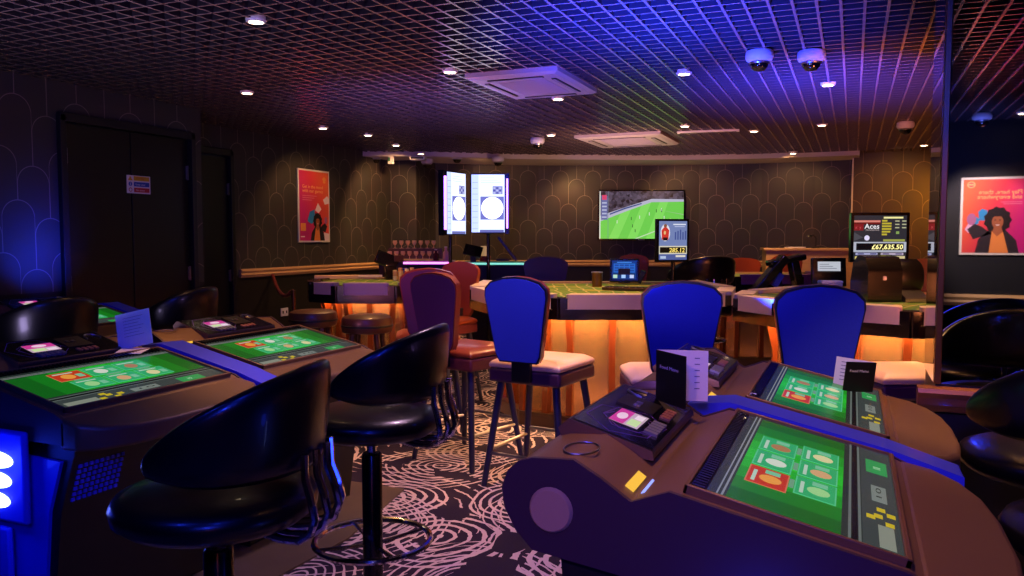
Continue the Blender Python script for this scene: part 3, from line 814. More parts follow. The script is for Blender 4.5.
    for k in range(4): pb(.255+k*.024, .018, .271+k*.024, .044, .001, .006, mat('key_copper', '#8a5a48', .35))
    mb.build('button_row', pod)
    # handle on the pod, tray and two lit buttons in the hollow beside the pod
    a = PO+U*.40+Pv*.12+PN*.003
    mb = MB(); mb.tube([a+U*(.032*math.cos(w))+Pv*(.045*math.sin(w)) for w in [PI*k/9 for k in range(10)]], .004, M_steel, 6); mb.build('pod_handle', pod, smooth=True)
    Tv = Vector((-.058, 0, .038)).normalized(); TO = Vector((-.372, 0, .832)); TN = U.cross(Tv)
    def tb(u0, v0, u1, v1, z0, z1, m):
        P = lambda u, v, z: tuple(TO+U*u+Tv*v+TN*z)
        vs = [P(u, v, z) for z in (z0, z1) for (u, v) in ((u0, v0), (u1, v0), (u1, v1), (u0, v1))]
        mb.add(vs, [(3, 2, 1, 0), (4, 5, 6, 7), (0, 1, 5, 4), (1, 2, 6, 5), (2, 3, 7, 6), (3, 0, 4, 7)], m)
    mb = MB(); tb(.055, .010, .150, .030, 0, .006, glow('#f0b83c', 1.1)); 
    mb.build('yellow_button', t)
    mb = MB(); tb(.065, -.012, .150, -.002, .004, .010, glow('#8a98ff', 1.6)); mb.build('blue_light_bar', t)
    mb = MB()
    mb.tube([Vector((-.50, .10, .9))+Vector((.035*math.cos(w), .05*math.sin(w), .001)) for w in [2*PI*k/20 for k in range(20)]], .002, M_steel, 6, closed=True)
    mb.build('cup_recess', t, smooth=True)
    return t
T1 = make_terminal('bronze gaming terminal at lower right, nearest the camera, with round speaker on its flank')
T1.location = (0, 1.44, 0)
T2 = dup(T1, 'gaming terminal at right standing behind the nearest one, folded card near its top', (0, 2.36, 0), hide=('side_speaker', 'divider_panel'))
L1 = dup(T1, 'gaming terminal at far left with blue LEDs on its side and a lilac card', (-2.37, 1.70, .008), hide=('side_speaker',))
L2 = dup(T1, 'left hand gaming terminal behind the far black tub stool, nearest the low round stools', (-2.37, 2.62, .008), hide=('side_speaker', 'divider_panel'))
W1 = dup(T1, 'gaming terminal in shadow against the left wall, sliver of green screen showing', (-4.50, 3.20, 0), hide=('side_speaker',))
W0 = dup(T1, 'gaming terminal in shadow at the left edge against the wall, beside a black stool', (-4.50, 2.28, 0), hide=('side_speaker',))
# LED cluster on the near flank of the left bank
led = thing('led_light_cluster', 'three white oval LEDs glowing blue on the flank of the left terminal', 'LED light', (-2.50, 1.70, .54), 0, 'LED clusters on the terminal flanks')
mb = MB(); mb.box((-.06, -.012, .03), (.36, .024, .30), M_blueplas); mb.build('housing', led, bevel=.012, bseg=3)
for k in range(3):
    mb = MB(); mb.lathe([(0, -.014), (.05, -.012), (.062, -.006), (.066, 0)], mat('led_lens', '#e8ecff', .3, emit='#8fa2ff', es=9), 24, axis='y')
    o = mb.build('led_lens', led, smooth=True); o.location = (-.012-.010*k, -.024, .082-.066*k); o.scale = (1.25, 1, .42)
mb = MB(); mb.box((-.12, -.010, -.32), (.30, .020, .36), M_blueplas); mb.build('lower_panel', led, bevel=.01)
led2 = dup(led, 'LED cluster under the nearest right terminal side panel, casting a blue glow', (-.14, 1.44, .46))

# ------------------------------------------------------------------ folded cards on the terminals
def card(name, label, spine, a1, a2, w, h, cover_first, rz=0, tilt=0):
    t = thing(name, label, 'menu card', spine, rz, 'folded menu cards')
    for k, ang in enumerate((a1, a2)):
        mb = MB(); d = Vector((math.cos(ang), math.sin(ang), 0)); n = Vector((-d.y, d.x, 0))
        th = .0016
        m = M_black if (k == 0) == cover_first else M_paperw
        for (s_, mm) in ((1, None),):
            vs = [(0, 0, 0), tuple(d*w), tuple(d*w+Vector((0, 0, h))), (0, 0, h)]
            vs = [tuple(Vector(p)+n*o) for o in (-th/2, th/2) for p in vs]
            mb.add(vs, [(0, 1, 2, 3), (7, 6, 5, 4), (0, 4, 5, 1), (3, 2, 6, 7), (1, 5, 6, 2), (0, 3, 7, 4)], m)
        # print on the side that faces the camera
        cam_side = -1 if n.dot(Vector((0, 0, 0))-Vector(spine)) < 0 else 1
        Ud = d if (d.dot(RV) > 0) else -d
        o0 = Vector((0, 0, 0)) if d.dot(RV) > 0 else d*w
        F = Flat(mb, o0+n*cam_side*(th/2+.0003), Ud, (0, 0, 1), .0002)
        if m is M_black: F.text('Food Menu', .018, h*.66, .013, M_paperw, 0, width=w*.62)
        else:
            for i in range(6): F.rect(w*.14, h*(.84-.12*i), w*(.40+.08*(i % 2)), h*(.84-.12*i)+.0022, mat('ink_grey', '#6c6c90', .6), 0); F.rect(w*.74, h*(.84-.12*i), w*.84, h*(.84-.12*i)+.0022, mat('ink_grey', '#6c6c90', .6), 0)
        mb.build('cover' if m is M_black else 'page', t)
    return t
s1 = atD(657, 402, 2.12)
card('menu_card', 'folded card standing open, black cover before white page, on the nearest right terminal', (-.475, 2.10, .898), R(-44), R(14), .135, .135, True)
card('menu_card', 'small folded card, white page left and black back right, on the second right terminal', (.075, 3.03, .794), R(180-4), R(180+42), .13, .105, False).rotation_euler = (0, R(6), 0)
# the loose card on the left bank leans and its reply slip lies in front of it
t = thing('menu_card', 'square white card tinted lilac leaning on the left terminal beside its payment pod', 'menu card', (-2.70, 2.40, .884), YAW, 'folded menu cards', )
mb = MB(); mb.box((0, 0, .075), (.145, .0016, .15), M_paperw)
F = Flat(mb, (-.0625, -.0012, .015), (1, 0, 0), (0, 0, 1), .0002)
for i in range(7): F.rect(.02, .112-.013*i, .105-.01*(i % 3), .1135-.013*i, mat('ink_grey', '#6c6c90', .6), 0)
o = mb.build('page', t); o.rotation_euler = (R(-16), R(-13), 0)
mb = MB(); mb.add([(-.05, -.11, .0), (.055, -.13, .0), (.06, .0, .006), (-.055, .0, .006), (-.05, -.11, .0012), (.055, -.13, .0012), (.06, .0, .0075), (-.055, .0, .0075)],
                  [(3, 2, 1, 0), (4, 5, 6, 7), (0, 1, 5, 4), (2, 3, 7, 6), (1, 2, 6, 5), (3, 0, 4, 7)], M_paperw)
o = mb.build('flap', t); o.rotation_euler = (0, 0, R(8)); o.location = (0, 0, -.012)

# ------------------------------------------------------------------ black tub stools
def make_tub(label):
    t = thing('tub_stool', label, 'bar stool', (0, 0, 0), 0, 'black tub stools at the terminals')
    mb = MB(); mb.lathe([(0, 0), (.21, 0), (.215, .006), (.20, .014), (.06, .024), (.045, .05), (0, .05)], M_chrome, 36); mb.build('base', t, smooth=True)
    mb = MB(); mb.lathe([(.036, .04), (.036, .56), (.030, .568), (.018, .568)], M_gloss, 24); mb.lathe([(.018, .56), (.018, .64)], M_chrome, 20); mb.build('pole', t, smooth=True)
    mb = MB(); mb.tube([(.205*math.cos(2*PI*k/36), .205*math.sin(2*PI*k/36), .25) for k in range(36)], .0115, M_chrome, 8, closed=True)
    fr = mb.build('foot_ring', t, smooth=True)
    mb = MB()
    for k in range(4):
        a = PI/4+k*PI/2; mb.tube([(.03*math.cos(a), .03*math.sin(a), .235), (.2*math.cos(a), .2*math.sin(a), .25)], .007, M_chrome, 6)
    mb.build('spokes', fr, smooth=True)
    mb = MB(); mb.lathe([(0, .63), (.10, .63), (.17, .635), (.215, .645), (.240, .665), (.245, .69), (.234, .71), (.20, .724), (.10, .732), (0, .734)], M_leather, 40); mb.build('seat', t, smooth='all')
    # wrap round back
    mb = MB(); n = 30; A = R(99); ring = []
    for i in range(n+1):
        a = -A+2*A*i/n
        h = math.cos(a*.88)
        zt = .83+.205*max(0, h)**.7; zb = .775+.045*(1-max(0, h))**3
        ro, ri = .262, .222
        fl_ = .022*max(0, h)
        ring.append([(ri, zb), (ro, zb), (ro+fl_*.6, (zb+zt)/2), (ro+fl_, zt-.012), (ro+fl_-.012, zt), (ri+fl_+.006, zt), (ri+fl_*.8, zt-.014), (ri+fl_*.3, (zb+zt)/2)])
    vs = []; 
    for i in range(n+1):
        a = -A+2*A*i/n
        for (r_, z_) in ring[i]: vs.append((r_*math.cos(a), r_*math.sin(a), z_))
    k = 8; fs = []
    for i in range(n):
        for j in range(k): fs.append((i*k+j, (i+1)*k+j, (i+1)*k+(j+1) % k, i*k+(j+1) % k))
    fs.append(tuple(range(k))); fs.append(tuple(n*k+j for j in range(k-1, -1, -1)))
    mb.add(vs, fs, M_leather); mb.build('backrest', t, smooth='all', subsurf=1)
    # chrome bends that carry the back
    for (a, ) in ((-.30,), (-.12,), (.12,), (.30,)):
        mb = MB(); c_, s_ = math.cos(a), math.sin(a)
        pts = [(.12, .628), (.20, .618), (.255, .622), (.290, .645), (.302, .68), (.292, .725), (.276, .77), (.274, .83)]
        mb.tube([(r_*c_, r_*s_, z_) for r_, z_ in pts], .010, M_chrome, 8); mb.build('back_bracket', t, smooth=True)
    return t
st = make_tub('large black tub stool in the left foreground, nearest the camera, blue sheen on its seat'); st.location = (-1.43, 1.50, 0); st.rotation_euler = (0, 0, R(15))
dup(st, 'black tub stool with chrome foot ring, right of the nearest stool', (-1.56, 2.39, 0), R(9))
dup(st, 'black tub stool at right edge beside the second right terminal, under the mirror ledge', (.55, 2.72, 0), R(-60))
dup(st, 'black tub stool at lower right edge beside the nearest right terminal', (.56, 2.04, 0), R(-50))
dup(st, 'black tub stool in shadow in front of the double door, right one of two', (-3.88, 3.72, 0), R(10))
dup(st, 'black tub stool in shadow at the left edge, beside the wall terminals', (-3.88, 2.85, 0), R(-8))
dup(st, 'black tub stool between the centre and far gaming tables, its top edge lit gold', (-1.36, 7.80, .09), R(-50)).scale = (1.25, 1.25, 1.04)

# ------------------------------------------------------------------ padded casino chairs
def make_chair(label, back, backname, edge=None, seatm=None, cush=None):
    t = thing('casino_chair', label, 'chair', (0, 0, 0), 0, 'padded casino chairs')
    mb = MB(); mb.box((0, 0, .605), (.43, .42, .075), seatm or M_redlea); s0 = mb.build('seat', t, bevel=.015, bseg=3)
    mb = MB(); w, d = .215, .21
    vs = [(-w, -d, .645), (w, -d, .645), (w, d, .645), (-w, d, .645), (-w, -d, .672), (w, -d, .672), (w, d, .672), (-w, d, .672), (-w*.8, -d*.8, .695), (w*.8, -d*.8, .695), (w*.8, d*.8, .695), (-w*.8, d*.8, .695)]
    mb.add(vs, [(3, 2, 1, 0), (0, 1, 5, 4), (1, 2, 6, 5), (2, 3, 7, 6), (3, 0, 4, 7), (4, 5, 9, 8), (5, 6, 10, 9), (6, 7, 11, 10), (7, 4, 8, 11), (8, 9, 10, 11)], cush or M_redlea)
    mb.build('cushion', s0, bevel=.01, bseg=3)
    pts = [(-.112, .715), (.112, .715), (.132, .75), (.184, 1.06), (.18, 1.10), (.145, 1.135), (.075, 1.155), (0, 1.162), (-.075, 1.155), (-.145, 1.135), (-.18, 1.10), (-.184, 1.06), (-.132, .75)]
    mb = MB(); mb.prism(pts, -.222, -.245, M_redlea, 'y'); mb.prism(pts, -.245, -.262, edge or M_redlea, 'y'); bk_ = mb.build('backrest', t, bevel=.012, bseg=3)
    bk_.rotation_euler = (R(5), 0, 0); bk_.location = (0, .06, 0)
    mb = MB(); c = [(x*.955, (z-.93)*.96+.93) for x, z in pts]; mb.prism(c, -.262, -.268, back, 'y'); mb.build('rear_panel', bk_, bevel=.002)
    mb = MB(); mb.box((0, -.225, .67), (.11, .03, .17), M_black); mb.box((0, -.19, .60), (.11, .09, .02), M_black); mb.build('back_bracket', t, bevel=.004)
    ft = {}
    for sx in (-1, 1):
        for sy in (-1, 1):
            a = Vector((sx*.165, sy*.155, .57)); b = Vector((sx*.235, sy*.225, 0)); ft[(sx, sy)] = (a, b)
            mb = MB(); mb.tube([a, b], [.021, .016], M_legwood, 10); mb.build('leg', t, smooth=True)
    def on(k, z): a, b = ft[k]; return a+(b-a)*((a.z-z)/(a.z-b.z))
    for p, q_, z in (((-1, 1), (1, 1), .24), ((-1, -1), (-1, 1), .20), ((1, -1), (1, 1), .20), ((-1, -1), (1, -1), .18)):
        mb = MB(); mb.tube([on(p, z), on(q_, z)], .010, M_steel, 8); mb.build('foot_rail', t, smooth=True)
    return t
cb = make_chair('padded chair with blue lit back left of centre, turned slightly away, cream lit seat', M_bluelit_back, 'blue', mat('navy_piping', '#16142c', .4), mat('bluelit_seat_side', '#4a2444', .4), mat('overlit_cushion', '#dcb8a0', .45)); cb.location = (-1.53, 4.02, 0); cb.rotation_euler = (0, 0, R(-8))  # seat sides carry painted blue light; cushion lightened as if strongly lit
dup(cb, 'padded chair with blue lit back in the middle, its legs behind the terminal pod', (-.82, 3.90, 0), R(23))
dup(cb, 'padded chair with blue lit back at right, in front of the right gaming table', (-.20, 3.86, 0), R(16))
cr = make_chair('red leather chair with purple shaded back, left of the blue lit chair', mat('bluelit_red_leather', '#5c2c62', .4, bump=.15, bscale=150), 'red', None, mat('oxblood_seat', '#6a2a30', .4)); cr.location = (-2.12, 4.30, 0); cr.rotation_euler = (0, 0, R(-16))  # plum rear panel: blue light on red leather, painted into the colour
dup(cr, 'red leather chair with broad rounded back at the centre table left end', (-3.03, 5.67, 0), R(180-8))
dup(cr, 'red leather chair hidden behind the purple shaded one, only its top showing', (-2.66, 4.78, 0), R(30))
dup(cr, 'red leather chair facing the camera behind the purple railed far table', tuple(atD(749, 240, 9.9).xy)+(0,), YAW+PI).scale = (1.25, 1.0, .95)
dup(cr, 'red leather chair half hidden under the small upright player display', (-2.30, 9.1, 0), YAW+PI)
dup(cr, 'red leather chair behind the folded black display stand', (-.62, 9.9, 0), YAW+PI)
dup(cr, 'red leather chair in front of the wallpapered column behind the ticket machine', (.62, 8.2, 0), PI)
c5 = make_chair('dark brown chair beyond the middle of the centre gaming table', M_darkred, 'brown')
c5.location = tuple(atD(547, 261, 8.0).xy)+(0,); c5.scale = (1.25, 1, 1); c5.rotation_euler = (0, 0, YAW+PI)
for ch in c5.children_recursive:
    if ch.type == 'MESH' and ch.name.split('.')[0] in ('backrest', 'seat', 'cushion', 'rear_panel'):
        ch.data = ch.data.copy()
        for i in range(len(ch.data.materials)): ch.data.materials[i] = M_darkred
dup(cb, 'padded chair by the mirrored column, only its cream lit seat showing', (.24, 4.36, 0), R(116))

# ------------------------------------------------------------------ low round stools at the left table
def make_round(label, loc):
    t = thing('round_stool', label, 'stool', loc, R(20), 'low round leather stools')
    mb = MB(); mb.lathe([(0, .66), (.16, .66), (.175, .668), (.18, .69), (.18, .745), (.172, .768), (.14, .782), (0, .79)], M_darkred, 36); s_ = mb.build('seat', t, smooth=True)
    mb = MB(); mb.lathe([(.178, .700), (.184, .705), (.184, .715), (.178, .72)], M_black, 36); mb.build('piping', s_, smooth=True)
    for k in range(4):
        a = PI/4+k*PI/2; mb = MB(); mb.tube([(.12*math.cos(a), .12*math.sin(a), .665), (.20*math.cos(a), .20*math.sin(a), 0)], [.022, .016], M_dwood, 8); mb.build('leg', t, smooth=True)
    mb = MB(); mb.tube([(.178*math.cos(2*PI*k/24), .178*math.sin(2*PI*k/24), .25) for k in range(24)], .009, M_steel, 6, closed=True); mb.build('foot_ring', t, smooth=True)
    return t
rs = make_round('low round brown stool left of its twin, against the dark wall', atZ(313, 309, .79)*1.0); rs.location.z = 0
p = atZ(367, 314, .79); dup(rs, 'low round brown stool in front of the left gaming table, glow on its seat', (p.x, p.y, 0))

# ------------------------------------------------------------------ gaming tables
def make_table(name, label, loc, rz, hw, hd, ztop, railm, felt=M_felt, glowing=True, group='casino gaming tables', endm=None, npil=2):
    t = thing(name, label, 'gaming table', loc, rz, group)
    oc = [(-.38*hw, -hd), (.38*hw, -hd), (.80*hw, -.72*hd), (hw, -.05*hd), (.92*hw, hd), (-.92*hw, hd), (-hw, -.05*hd), (-.80*hw, -.72*hd)]
    def sc2(k): return [(x*(1-k/hw), y*(1-k/hd)) for x, y in oc]
    mb = MB(); mb.prism(sc2(.10), ztop-.05, ztop-.015, felt, 'z', felt); mb.build('playing_surface', t)
    mb = MB(); mb.prism(sc2(.03), ztop-.13, ztop-.051, M_gloss, 'z'); mb.build('apron', t, bevel=.005)
    n = len(oc)
    for i in range(n):
        a = Vector(oc[i]); b = Vector(oc[(i+1) % n]); ai = Vector(sc2(.12)[i]); bi = Vector(sc2(.12)[(i+1) % n])
        if i == 4:   # dealer's side: a plain low wooden edge
            mb = MB(); mb.prism([tuple(a), tuple(b), tuple(bi), tuple(ai)], ztop-.05, ztop-.002, M_oak, 'z'); mb.build('dealer_edge', t, bevel=.004); continue
        d = (b-a).normalized()*.045
        mb = MB(); mb.prism([tuple(a*.995), tuple(b*.995), tuple(bi), tuple(ai)], ztop-.155, ztop-.012, M_gloss, 'z'); rim = mb.build('rail_base', t, bevel=.01)
        mb = MB(); mb.prism([tuple(a+d), tuple(b-d), tuple(bi-d), tuple(ai+d)], ztop-.085, ztop+.012, (endm or railm) if i in (3, 5, 6, 2) else railm, 'z')
        mb.build('rail_pad', t, bevel=.03, bseg=4)
    # pedestal: mirrored gold panels with red wood fins, standing on a plinth
    pb_ = [(x*.72, y*.70+.03) for x, y in oc]
    mb = MB(); mb.prism(pb_, .10, ztop-.13, M_goldmir, 'z'); ped = mb.build('pedestal', t)
    mb = MB(); mb.prism([(x*.78, y*.76+.03) for x, y in oc], 0, .10, M_dwood, 'z'); mb.build('plinth', t, bevel=.01)
    for i in (0, 1, 2, 3, 6, 7):
        a = Vector(pb_[i]); b = Vector(pb_[(i+1) % n])
        for k_, f in enumerate((0.0, .5) if i not in (2, 3) else (0.0,)):
            c = a+(b-a)*f; nrm = c.normalized()
            mb = MB(); ang = math.atan2(nrm.y, nrm.x)
            prof = [(0, .10), (.05, .10), (.035, .35), (.03, .6), (.07, ztop-.17), (.10, ztop-.13), (0, ztop-.13)]
            rot = Matrix.Rotation(ang, 4, 'Z'); rot.translation = (c.x, c.y, 0); mb.M = rot
            mb.prism(prof, -.022, .022, M_rwood, 'y'); mb.build('fin', t, bevel=.004)
    if glowing:
        mb = MB(); q1 = [(x*.79, y*.79) for x, y in oc]; q2 = [(x*.84, y*.84) for x, y in oc]
        for i in (7, 0, 1, 6, 2):
            a, b, c, d = q1[i], q1[(i+1) % n], q2[(i+1) % n], q2[i]
            mb.prism([a, b, c, d], ztop-.142, ztop-.1305, mat('warm_led', '#ffd9a8', .5, emit='#ffc080', es=GLOW), 'z')
        mb.build('under_rail_light', t)
    return t
GLOW = 70
ct = make_table('gaming_table', 'centre card table with green printed felt and blue lit padded rail, tablet on top', (-1.77, 5.92, 0), YAW, 1.02, .95, .95, M_cream)
make_table('gaming_table', 'right gaming table partly behind the mirrored column, blue lit chair in front', (.22, 5.60, 0), R(-20), .98, .80, .95, M_cream)
make_table('gaming_table', 'left gaming table with pale felt and red pillars, low round stools in front', (-3.90, 6.12, 0), YAW, .64, .66, .95, M_purple and mat('mauve_vinyl', '#8a7aa8', .4), endm=M_gloss)
make_table('gaming_table', 'far gaming table with purple padded rail near the reception desk', (-.98, 8.85, 0), YAW, .85, .5, .95, M_purple, glowing=False)
#MARK3
# ------------------------------------------------------------------ screens on the walls and on stands
def screen_obj(name, label, cat, loc, rz, W, H, depth=.05, bez=.015, painter=None, group=None, tiltx=0, stand=None, bodym=None, back=None):
    """local frame: x right, z up, screen faces -y, origin at the centre of the glass"""
    t = thing(name, label, cat, loc, rz, group)
    if tiltx: t.rotation_euler = (tiltx, 0, rz)
    mb = MB(); mb.box((0, depth/2+.001, 0), (W+2*bez, depth, H+2*bez), bodym or M_gloss); mb.build('casing', t, bevel=.004)
    mb = MB(); F = Flat(mb, (-W/2, -.0005, -H/2), (1, 0, 0), (0, 0, 1), .0004); F.rect(0, 0, W, H, M_glassfr, 0)
    painter(F, W, H); mb.build('screen', t)
    return t
def tv_paint(F, W, H):
    F.rect(0, 0, W, H, glow('#66c04a', 1.15), 1)
    n = 9
    for i in range(n):
        if i % 2: F.poly([(W*(i/n), 0), (W*((i+1)/n), 0), (W*((i+1)/n)*.9+W*.22, H*.8), (W*(i/n)*.9+W*.22, H*.8)] if W*((i+1)/n)*.9+W*.22 < W else [(W*(i/n), 0), (W*((i+1)/n), 0), (W, H*.3), (W, H*.4)], glow('#78cc58', 1.15), 2)
    # the crowd, a dark noisy stand behind the far touch line
    m = bpy.data.materials.new('screen_crowd'); m.use_nodes = True; nt = m.node_tree; b = nt.nodes['Principled BSDF']
    v_ = nt.nodes.new('ShaderNodeTexVoronoi'); v_.inputs['Scale'].default_value = 26
    tc = nt.nodes.new('ShaderNodeTexCoord'); nt.links.new(tc.outputs['Object'], v_.inputs['Vector'])
    rp = nt.nodes.new('ShaderNodeValToRGB'); rp.color_ramp.elements[0].color = srgb('#0c0a14'); rp.color_ramp.elements[1].color = srgb('#6c6078')
    bw = nt.nodes.new('ShaderNodeSeparateColor'); nt.links.new(v_.outputs['Color'], bw.inputs[0]); nt.links.new(bw.outputs[0], rp.inputs[0])
    nt.links.new(rp.outputs[0], b.inputs['Emission Color']); b.inputs['Emission Strength'].default_value = .7; b.inputs['Base Color'].default_value = (0, 0, 0, 1)
    F.poly([(0, .42*H), (.35*W, .64*H), (.62*W, .80*H), (W, .80*H), (W, H), (0, H)], m, 3)
    F.poly([(0, .36*H), (.35*W, .60*H), (.62*W, .77*H), (W, .78*H), (W, .83*H), (.62*W, .84*H), (.35*W, .69*H), (0, .48*H)], glow('#c8c8e0', .8), 4)
    F.poly([(.12*W, .50*H), (.30*W, .62*H), (.50*W, .73*H), (.50*W, .755*H), (.30*W, .655*H), (.12*W, .53*H)], glow('#4a5a9a', .8), 5)
    F.poly([(.42*W, 0), (.45*W, 0), (W, .38*H), (W, .405*H)], glow('#d8f0c8', .8), 4)
    F.poly([(.72*W, .60*H), (.73*W, .60*H), (W, .50*H), (W, .515*H)], glow('#b8dca8', .7), 4)
    F.rect(0, 0, .012*W, H, glow('#e8f0e8', .9), 6); F.rect(.02*W, .40*H, .095*W, .90*H, glow('#6a70a8', .9), 6); F.rect(.03*W, .82*H, .085*W, .92*H, glow('#e04870', .9), 7)
    for i in range(5): F.rect(.03*W, (.44+.075*i)*H, .085*W, (.47+.075*i)*H, glow('#b8c0e0', .9), 7)
    F.rect(.10*W, .0, .105*W, H, glow('#9ab0c8', .5), 6)
    rnd = random.Random(3)
    for i in range(16):
        u, v = rnd.uniform(.2, .95)*W, rnd.uniform(.12, .62)*H
        if v > .62*H*u/W+.30*H: v *= .6
        m_ = glow('#e8f0e0', .9) if i % 2 else glow('#2c5830', .8)
        F.rect(u-.004*W, v, u+.004*W, v+.05*H, m_, 8); F.disc(u, v+.058*H, .005*W, .009*H, m_, 8, 8)
tvc = atD(641.5, 215, 11.42)
t = screen_obj('wall_television', 'large wall television showing a green football pitch', 'television', tvc, YAW, 1.20, .675, .07, .02, tv_paint)
mb = MB(); mb.box((0, .13, 0), (.5, .14, .3), M_black); mb.build('wall_bracket', t)
mb = MB(); mb.box((0, -.002, -.352), (.09, .004, .016), M_steel); mb.build('badge', t)

def chart_paint(F, W, H):
    F.rect(0, 0, W, H, glow('#c4cef6', 1.9), 1); F.rect(0, 0, .22*W, H, glow('#aab8f0', 1.8), 2)
    F.rect(.27*W, .22*H, W*.98, .62*H, glow('#7478c4', 1.1), 2); F.disc(.63*W, .42*H, .33*W, .19*H, glow('#f2f2ff', 3.0), 3, 36)
    F.rect(.64*W, .66*H, .94*W, .80*H, glow('#8c90cc', 1.1), 2); 
    for i in range(3):
        for j in range(3): F.rect((.66+.09*i)*W, (.67+.042*j)*H, (.72+.09*i)*W, (.695+.042*j)*H, glow('#4a50a0' if (i+j) % 2 else '#c8ccf0', 1.0), 3)
    F.rect(.25*W, .0, .98*W, .045*H, glow('#6c70b4', 1.0), 2)
    for i in range(9): F.rect(.03*W, (.06+.1*i)*H, .19*W, (.066+.1*i)*H, glow('#8a98d0', 1.0), 3)
    for i in range(3): F.rect(.28*W, (.86+.04*i)*H, (.9-.1*i)*W, (.866+.04*i)*H, glow('#a8b4e4', 1.2), 3)
def pole(t, x, y, z0, z1, r=.018, m=None):
    mb = MB(); mb.tube([(x, y, z0), (x, y, z1)], r, m or M_gloss, 12); mb.build('pole', t, smooth=True)
    mb = MB(); mb.lathe([(0, z0-.0), (.17, z0), (.17, z0+.012), (.03, z0+.025), (0, z0+.025)], m or M_gloss, 28, (x, y, 0)); mb.build('stand_base', t, smooth=True)
def led_edge(t, x, H, y=.002):
    mb = MB(); mb.box((x, y, 0), (.018, .02, H*.86), mat('violet_led', '#e0c8ff', .4, emit='#b070ff', es=5)); mb.build('led_strip', t)
for (px, W, rz, lab, side, dd) in ((488, .345, YAW, 'upright white display facing the camera, purple light on its right edge', 1, 8.35),
                         (456.5, .345, YAW+R(62), 'upright white display turned sideways, purple light on its left edge', -1, 7.9)):
    c = atD(px, 203.5, dd)
    t = screen_obj('display_screen', lab, 'display screen', c, rz, W, .60, .05, .012, chart_paint, 'paired upright display screens')
    led_edge(t, side*(W/2+.028), .60)
    mb = MB(); mb.box((side*(W/2+.03), .040, 0), (.034, .06, .63), M_gloss); mb.build('side_casing', t)
    pole(t, 0, .075, -c.z, .05)
    mb = MB(); mb.box((0, .06, 0), (.12, .02, .2), M_black); mb.build('mount_plate', t)

def player_paint(F, W, H):
    F.rect(0, 0, W, H, glow('#7c8cc0', .85), 1); F.rect(0, .15*H, W, .36*H, glow('#e0d8c0', .9), 2); F.rect(.03*W, .18*H, .97*W, .33*H, glow('#20180c', .5), 3)
    F.text('285.12', .36*W, .195*H, .16*H, glow('#ffe070', 1.2), 4, .01, .1, width=.56*W)
    F.rect(0, 0, W, .14*H, glow('#5a68a8', .8), 2); F.rect(.05*W, .03*H, .25*W, .1*H, glow('#b8c8e8', .9), 3); F.rect(.6*W, .07*H, .95*W, .12*H, glow('#e8e0d0', .9), 3)
    # figure in a red shirt
    F.disc(.22*W, .70*H, .17*W, .22*H, glow('#e8e4f0', .95), 2); F.disc(.22*W, .88*H, .06*W, .045*H, glow('#8c5a44', .9), 5, 14)
    F.poly([(.10*W, .52*H), (.08*W, .76*H), (.17*W, .84*H), (.27*W, .84*H), (.36*W, .76*H), (.33*W, .52*H)], glow('#d83c30', .9), 4); F.rect(.14*W, .50*H, .30*W, .58*H, glow('#301818', .8), 5)
    F.disc(.20*W, .70*H, .04*W, .05*H, glow('#f0c080', .9), 6, 12)
    for i in range(5): F.rect((.56+.09*i)*W, .52*H, (.61+.09*i)*W, (.72+.03*(i % 3))*H, glow('#4c5ca0', .8), 3)
    F.rect(.5*W, .90*H, .95*W, .93*H, glow('#e8ecf8', .9), 3); F.rect(.55*W, .85*H, .92*W, .87*H, glow('#c0c8e8', .9), 3)
c = atD(673, 240.5, 7.15)
t = screen_obj('player_display', 'small upright display with a figure in a red shirt, in front of the wall television', 'display screen', c, YAW+R(14), .27, .345, .05, .02, player_paint)
mb = MB(); mb.box((.12, .08, 0), (.12, .12, .36), M_gloss, Matrix.Rotation(R(-20), 3, 'Z')); mb.build('rear_housing', t)
pole(t, .05, .10, -c.z, -.1, .02)

